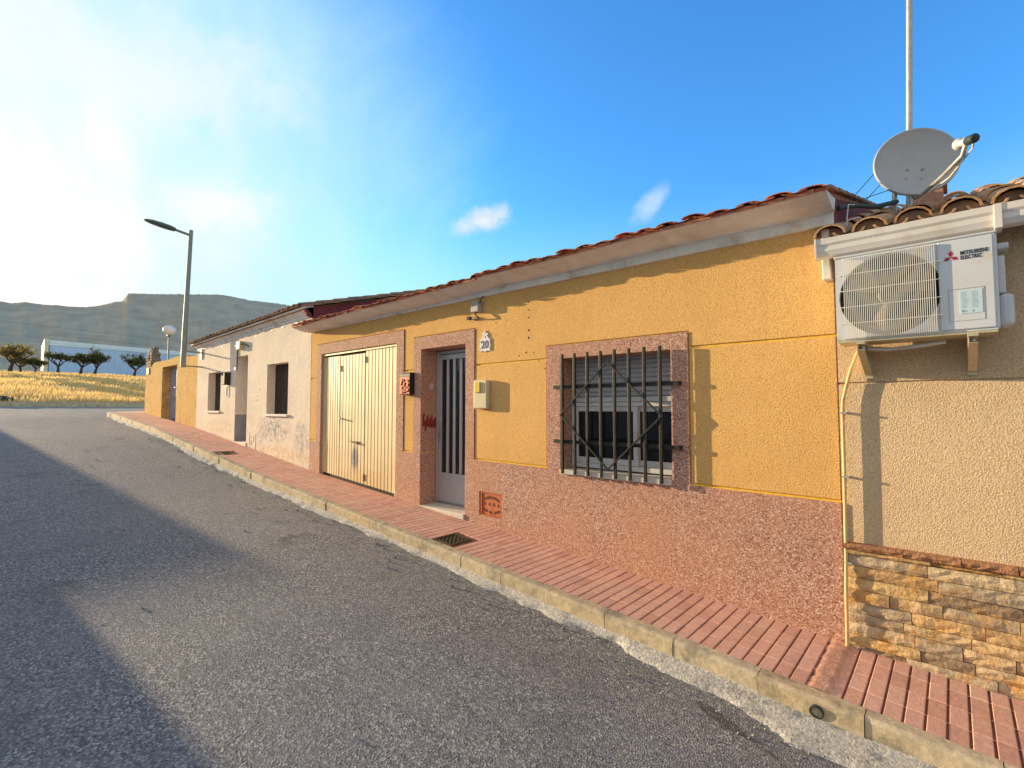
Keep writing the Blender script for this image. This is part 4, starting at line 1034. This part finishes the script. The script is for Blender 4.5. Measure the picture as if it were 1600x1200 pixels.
o = MB().tube([(-.58, .12, 3.06), (-.50, .35, 3.13), (-.40, .6, 3.17), (-.28, .8, 3.24)], .018, 8).build('roof_hose', 'hose'); origin_to(o, (-.58, .12, 3.06)); setp(o, 'dark cable hose drooping from the maroon gable to the dish mount', 'hose')
o = MB().tube([(-.55, .02, 2.87), (-.50, -.02, 2.91), (-.44, -.01, 2.92), (-.40, .03, 2.88)], .004, 6).tube([(-.50, .3, 3.12), (-.52, .15, 3.08), (-.525, .1, 2.96), (-.52, .06, 2.9)], .004, 6).build('roof_cable', 'cable_white'); origin_to(o, (-.5, .05, 2.9)); setp(o, 'thin white cable looping over the end tiles beside the maroon gable', 'cable')
o = MB().tube([(-.54, .25, 3.12), (-.36, .75, 3.55)], .003, 5).tube([(-.54, .2, 3.1), (-.33, .78, 3.34)], .003, 5).tube([(-.46, .4, 3.15), (-.36, .78, 3.42)], .003, 5).build('guy_wires', 'cable_dark'); origin_to(o, (-.54, .2, 3.1)); setp(o, 'thin dark wires strung from the maroon gable up to the dish', 'wire')

# ------------------------------------------------------------------ covers and pipe in the pavement
def grate(g, label):
    x0, x1, y0, y1 = g; zc = prof((x0 + x1) / 2); sl = (prof(x1) - prof(x0)) / (x1 - x0)
    T = thing('pavement_cover', ((x0 + x1) / 2, (y0 + y1) / 2, zc), label, 'drain cover', 'drain covers in the pavement')
    zz = lambda x, d: zc + sl * (x - (x0 + x1) / 2) + d
    mb = MB(); 
    for a, b, c_, d in ((x0, x1, y0, y0 + .02), (x0, x1, y1 - .02, y1), (x0, x0 + .02, y0 + .02, y1 - .02), (x1 - .02, x1, y0 + .02, y1 - .02)): mb.box(a, b, c_, d, zz(a, -.03), zz(a, .001), sl)
    mb.build('frame', 'iron_grate', T)
    mb = MB().box(x0 + .02, x1 - .02, y0 + .02, y1 - .02, zz(x0, -.03), zz(x0, -.012), sl)
    n = 9
    for i in range(n):
        for j in range(n):
            x = x0 + .03 + (x1 - x0 - .06) * i / (n - 1); y = y0 + .03 + (y1 - y0 - .06) * j / (n - 1)
            if (i + j) % 2: mb.box(x - .012, x + .012, y - .010, y + .010, zz(x, -.012), zz(x, -.002))
    mb.build('plate', 'iron_grate', T)
grate(GR[0], 'square rusty iron cover in the pavement in front of the yellow house front door')
grate(GR[1], 'dark iron cover in the pavement in front of the white house')
o = MB().lathe((-.615, -.74, -.045), (0, -1, -.12), [(.030, 0), (.036, .0), (.036, .17), (.028, .172), (.028, .02)], 16).build('drain_pipe', 'cable_dark'); origin_to(o, (-.615, -.88, -.045)); setp(o, 'short black drain pipe poking out over the kerb', 'pipe')

# ------------------------------------------------------------------ trees, grass and the far side of the field
def tree(x, y, h, label, leaf='tree_leaf', spread=1., seed=0, name='almond_tree', group='trees at the far edge of the field', dens=1., lean=0., cat='tree'):
    rnd = random.Random(seed); zb_ = ground_z(x, y) - .1
    h *= 1.22; T = thing(name, (x, y, zb_), label, cat, group)
    mb = MB(); tips = []
    def branch(p, d, L, r, lev):
        n = 3; pts = [p]; rr = [r]
        for k in range(n):
            d = (d + Vector((rnd.uniform(-.25, .25), rnd.uniform(-.25, .25), rnd.uniform(-.05, .15)))).normalized()
            p = p + d * (L / n); pts.append(p); rr.append(r * (1 - .4 * (k + 1) / n))
            if lev >= 3 and rnd.random() < .8: tips.append(p)
        mb.tube(pts, rr, 6 if lev < 2 else 4, cap=False)
        if lev < 3:
            m = 4 if lev == 0 else 3
            a0 = rnd.uniform(0, 6.28)
            for k in range(m):
                a = a0 + k * 6.28 / m + rnd.uniform(-.4, .4); up_ = rnd.uniform(.15, 1.3) if lev else rnd.uniform(.6, 1.2)
                nd = Vector((math.cos(a) * spread * (.75 if lev else 1), math.sin(a) * spread * (.75 if lev else 1), up_ + (.25 if k == 0 else 0))).normalized()
                branch(p, nd, L * rnd.uniform(.55, 1.0), r * .55, lev + 1)
    branch(Vector((x, y, zb_)), Vector((0, lean, 1)), h * .29, h * .05, 0)
    mb.build('trunk', 'bark', T, fix=False)
    lm = MB()
    for p in tips:
        for k in range(int(14 * dens)):
            q = p + Vector((rnd.gauss(0, .12), rnd.gauss(0, .12), rnd.gauss(.0, .11))) * h / 3
            a = Vector((rnd.uniform(-1, 1), rnd.uniform(-1, 1), rnd.uniform(-.6, .6))).normalized(); b_ = a.orthogonal().normalized()
            s_ = rnd.uniform(.04, .085) * h / 3
            lm.add([q - a * s_ * 1.6, q + b_ * s_ * .7, q + a * s_ * 1.6, q - b_ * s_ * .7], [(0, 1, 2, 3)])
    lm.build('crown', leaf, T, fix=False)
X_ = -64.6
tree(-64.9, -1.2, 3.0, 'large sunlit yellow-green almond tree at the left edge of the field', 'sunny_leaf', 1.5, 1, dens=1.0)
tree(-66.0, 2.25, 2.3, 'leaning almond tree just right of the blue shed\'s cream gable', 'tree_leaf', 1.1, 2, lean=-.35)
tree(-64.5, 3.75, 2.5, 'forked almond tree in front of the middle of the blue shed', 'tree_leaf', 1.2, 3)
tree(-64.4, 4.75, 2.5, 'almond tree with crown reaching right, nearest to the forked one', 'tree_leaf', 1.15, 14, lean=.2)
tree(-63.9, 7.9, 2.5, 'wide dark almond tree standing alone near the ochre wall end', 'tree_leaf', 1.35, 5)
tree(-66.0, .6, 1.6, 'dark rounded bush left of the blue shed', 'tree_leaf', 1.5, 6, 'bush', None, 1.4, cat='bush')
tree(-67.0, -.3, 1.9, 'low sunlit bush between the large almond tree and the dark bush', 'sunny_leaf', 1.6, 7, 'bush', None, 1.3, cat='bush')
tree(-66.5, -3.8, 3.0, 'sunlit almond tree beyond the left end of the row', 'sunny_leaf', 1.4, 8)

rnd = random.Random(77); mb = MB()
for k in range(46000):
    t = rnd.random() ** 1.25; x = -30.4 - 36 * t
    y = -4.1 + (-x) * rnd.uniform(-.09, .30)
    dn = mnoise.noise((x * .25, y * .25, 9))
    if dn < -.25 and rnd.random() < .75: continue
    h = rnd.uniform(.10, .36) * (.8 + .6 * max(0, dn)) * (.75 if x < -48 else 1.); w = rnd.uniform(.012, .03) * (1 + t * 1.3)
    z = ground_z(x, y) - .02; a = rnd.uniform(0, 6.28); lx, ly = rnd.gauss(.02, .09), rnd.gauss(.03, .09)
    ca, sa = math.cos(a) * w, math.sin(a) * w
    mb.add([(x - ca, y - sa, z), (x + ca, y + sa, z), (x + lx, y + ly, z + h)], [(0, 1, 2)])
o = mb.build('grass', 'dry_grass', fix=False)
setp(o, 'dry golden grass covering the sloping field', 'grass', kind='stuff')

# blue shed
S = thing('warehouse', (-129.5, 7.0, 9), 'long pale blue metal warehouse with sunlight-tinted gable end beyond the field', 'warehouse')
a = Vector((-129.5, 6.95, 0)); b = Vector((-128.0, 34.0, 0)); d = (b - a).normalized(); nrm2 = Vector((-d.y, d.x, 0))
if nrm2.x > 0: nrm2 = -nrm2
def quad_box(mb, p, q, back, z0p, z1p, z0q, z1q):
    P = [p, q, q + nrm2 * back, p + nrm2 * back]; zl = (z0p, z0q, z0q, z0p); zh = (z1p, z1q, z1q, z1p)
    vs = [Vector((v.x, v.y, z)) for v, z in zip(P, zl)] + [Vector((v.x, v.y, z)) for v, z in zip(P, zh)]
    mb.add(vs, [(3, 2, 1, 0), (4, 5, 6, 7), (0, 1, 5, 4), (1, 2, 6, 5), (2, 3, 7, 6), (3, 0, 4, 7)]); return mb
quad_box(MB(), a, b, 16, 8.3, 13.75, 8.3, 13.2).build('wall', 'shed_blue', S)
quad_box(MB(), a - nrm2 * .12 - d * .1, b - nrm2 * .12, 16.3, 13.78, 14.75, 13.23, 14.2).build('fascia', 'shed_fascia', S)
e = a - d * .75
mb = quad_box(MB(), e - nrm2 * .25, a - nrm2 * .25 - d * .12, 16.6, 8.3, 14.95, 8.3, 15.0); mb.build('gable_end', 'shed_gable_sunlit', S)
mb = MB()
for k in range(26):
    p = a + d * (k * 1.05 + .5) - nrm2 * .03; mb.bar((p.x, p.y, 8.4), (p.x, p.y, 13.3), .05, .05, (1, 0, 0))
mb.build('wall_ribs', 'shed_blue', S)
# overhead lines across the field
for k, (zz, lab) in enumerate(((8.15, 'topmost thin dark power line crossing in front of the hills'), (7.45, 'middle thin dark power line crossing before the blue shed'), (6.75, 'lowest thin dark power line crossing before the blue shed'))):
    pts = []
    for i in range(25):
        t = i / 24; y = -30 + 80 * t; pts.append((-58.5 + t * 3, y, zz + 1.6 - t * 2.2 + 1.6 * (2 * t - 1) ** 2 - .4))
    o = MB().tube(pts, .007, 5).build('power_line', 'cable_dark'); origin_to(o, pts[12]); setp(o, lab, 'power line', 'power lines over the field')
# dark boulder by the far kerb
mb = MB(); vs = []; N1, N2 = 14, 8
cxr = Vector((-31.2, -3.15, 1.92))
for i in range(N2 + 1):
    ph = math.pi * i / N2
    for j in range(N1):
        th_ = 2 * math.pi * j / N1; v = Vector((math.sin(ph) * math.cos(th_) * .4, math.sin(ph) * math.sin(th_) * .72, math.cos(ph) * .25))
        v *= 1 + .18 * mnoise.noise(v * 3 + Vector((5, 1, 2))); vs.append(cxr + v)
mb.add(vs, [(i * N1 + j, i * N1 + (j + 1) % N1, (i + 1) * N1 + (j + 1) % N1, (i + 1) * N1 + j) for i in range(N2) for j in range(N1)], True)
o = mb.build('boulder', 'rock'); origin_to(o, (-31.2, -3.15, 1.8)); setp(o, 'low dark rounded boulder at the kerb by the dry field', 'boulder')

# houses across the street, out of frame: they stand between the low sun and the road
SUN_AZ, SUN_EL = R(12.), R(8.5)
T = thing('low_house', (-42, -12, 1.8), 'low cream house with flat roof across the side street', 'house')
MB().box(-50, -32.4, -20, -8.05, 1.2, 4.22).build('wall', 'opposite_wall', T)
MB().box(-50.1, -32.3, -20.1, -8.0, 4.22, 4.36).build('roof', 'old_tile', T)
T = thing('low_wall', (-10, -6.4, .5), 'long low rendered garden wall along the opposite pavement', 'garden wall')
MB().slab([-18.2, -15, -11, -7, -3, 2], [0, 1], lambda i, j: True, -6.30, -6.5, lambda x, j: 2.10 if j else -.6).build('wall', 'opposite_wall', T)
MB().slab([-18.22, -15, -11, -7, -3, 2.02], [0, 1], lambda i, j: True, -6.26, -6.54, lambda x, j: 2.15 if j else 2.102).build('coping', 'white_plaster', T)

# ------------------------------------------------------------------ camera
cam = bpy.data.cameras.new('Camera'); co = bpy.data.objects.new('Camera', cam); COL.objects.link(co)
A, P = R(48.2), R(2.83)
F0 = Vector((-math.cos(A), math.sin(A), 0)); RT = Vector((math.sin(A), math.cos(A), 0)); U0 = Vector((0, 0, 1))
F = F0 * math.cos(P) + U0 * math.sin(P); U = U0 * math.cos(P) - F0 * math.sin(P)
m = Matrix((RT, U, -F)).transposed().to_4x4(); m.translation = Vector((0, -4.1, 1.6)); co.matrix_world = m
cam.sensor_width = 36; cam.sensor_fit = 'HORIZONTAL'; cam.lens = 770 / 1600 * 36; cam.clip_start = .05; cam.clip_end = 6000
scene.camera = co

# ------------------------------------------------------------------ sun and sky
sd = Vector((-math.cos(SUN_AZ) * math.cos(SUN_EL), -math.sin(SUN_AZ) * math.cos(SUN_EL), math.sin(SUN_EL)))
sl = bpy.data.lights.new('Sun', 'SUN'); so = bpy.data.objects.new('Sun', sl); COL.objects.link(so)
sl.energy = 8.8; sl.angle = R(.32); sl.color = (1., .77, .46)
so.rotation_euler = (-sd).to_track_quat('-Z', 'Y').to_euler()
w = bpy.data.worlds.new('World'); scene.world = w; w.use_nodes = True
nt = w.node_tree; nt.nodes.clear(); k = NT(nt)
k.P = k.tc.outputs['Generated']
sky = nt.nodes.new('ShaderNodeTexSky'); sky.sky_type = 'NISHITA'; sky.sun_disc = False
sky.sun_elevation = SUN_EL; sky.sun_rotation = math.atan2(sd.x, sd.y)
sky.altitude = 300; sky.air_density = 1.; sky.dust_density = 1.; sky.ozone_density = 1.5
def dot(v):
    n = nt.nodes.new('ShaderNodeVectorMath'); n.operation = 'DOT_PRODUCT'; nt.links.new(k.P, n.inputs[0]); n.inputs[1].default_value = Vector(v).normalized(); return n.outputs['Value']

SB = .12                                          # background strength; colours below are divided by it
bg = nt.nodes.new('ShaderNodeBackground'); bg.inputs['Strength'].default_value = SB
outw = nt.nodes.new('ShaderNodeOutputWorld')
u = lambda r, g, b: (r / SB, g / SB, b / SB)
sepd = nt.nodes.new('ShaderNodeSeparateXYZ'); nt.links.new(k.P, sepd.inputs[0])
DX, DY, DZ = sepd.outputs
c = k.mix(1., sky.outputs[0], (1.02, 2.62, 4.3), 'MULTIPLY')        # deep clear blue
c = k.mix(1., c, u(1.15, 1.03, 1.03), 'DARKEN')
# warm pale tone added to the unseen sky behind the viewer, softening blue fill
c = k.mix(k.maprange(DY, .25, -.35, 0, .88), c, u(.74, .67, .61))
# milky haze toward the sun, broken up by wisps
cs = dot(sd)
wv = nt.nodes.new('ShaderNodeVectorMath'); wv.operation = 'MULTIPLY'; nt.links.new(k.P, wv.inputs[0]); wv.inputs[1].default_value = (1.2, 3.4, 2.6)
wisp = k.noise(1.7, 7, .58, wv.outputs[0], .6)
csn = k.math('ADD', cs, k.math('MULTIPLY', k.math('SUBTRACT', wisp, .5), .22))
c = k.mix(k.maprange(DZ, .40, .12, 0, .62), c, u(.62, .92, 1.02))
c = k.mix(k.maprange(csn, .50, .96, 0, 1.), c, u(.68, .96, 1.02))
c = k.mix(k.maprange(csn, .78, 1.0, 0, 1.), c, u(1.0, 1.02, 1.0))
c = k.mix(k.maprange(csn, .90, 1.02, 0, 1.), c, u(1.25, 1.16, 1.0))
c = k.mix(k.maprange(cs, .955, 1.0, 0, 1.), c, u(2.2, 1.8, 1.2))
# small separate clouds
fine = k.noise(9., 7, .62, None, .3)
def cloud(v, rad, stretch_dir, amt, col):
    """soft puff around direction v"""
    v = Vector(v).normalized(); t = Vector((-v.y, v.x, 0)).normalized(); up_ = v.cross(t)
    up2 = up_ if up_.z > 0 else -up_
    tx = k.math('MULTIPLY', dot_raw(t), 1 / rad[0]); tz = k.math('MULTIPLY', k.math('SUBTRACT', dot_raw(up2), 0.), 1 / rad[1])
    if stretch_dir: tx2 = k.math('ADD', tx, k.math('MULTIPLY', tz, stretch_dir)); tx = tx2
    d = k.math('SQRT', k.math('ADD', k.math('POWER', k.math('ABSOLUTE', tx), 2), k.math('POWER', k.math('ABSOLUTE', tz), 2)))
    d = k.math('ADD', d, k.math('MULTIPLY', k.math('SUBTRACT', fine, .5), 2.4))
    front = k.math('GREATER_THAN', dot_raw(v), 0.)
    return k.math('MULTIPLY', k.maprange(d, 1.05, .0, 0, amt), front)
def dot_raw(v):
    n = nt.nodes.new('ShaderNodeVectorMath'); n.operation = 'DOT_PRODUCT'; nt.links.new(k.P, n.inputs[0]); n.inputs[1].default_value = v; return n.outputs['Value']
for v, rad, sk, amt, col in (((-.6649, .655, .3591), (.075, .034), .5, .95, (.90, .93, .97)), ((-.4000, .8349, .378), (.030, .036), .75, .6, (.72, .87, .98)),
                    ((-.9039, .270, .3363), (.13, .05), 0, .9, (1.0, 1.0, .99)), ((-.8311, .16, .47), (.22, .10), .4, .6, (.97, 1., 1.))):
    c = k.mix(cloud(v, rad, sk, amt, col), c, u(*col))
sky_c = c
nt.links.new(sky_c, bg.inputs[0]); nt.links.new(bg.outputs[0], outw.inputs[0])

scene.view_settings.view_transform = 'Standard'; scene.view_settings.look = 'None'
scene.view_settings.exposure = 0; scene.view_settings.gamma = 1
scene.render.engine = 'CYCLES'
scene.cycles.use_denoising = True
scene.cycles.max_bounces = 6; scene.cycles.diffuse_bounces = 3; scene.cycles.glossy_bounces = 2; scene.cycles.transmission_bounces = 2
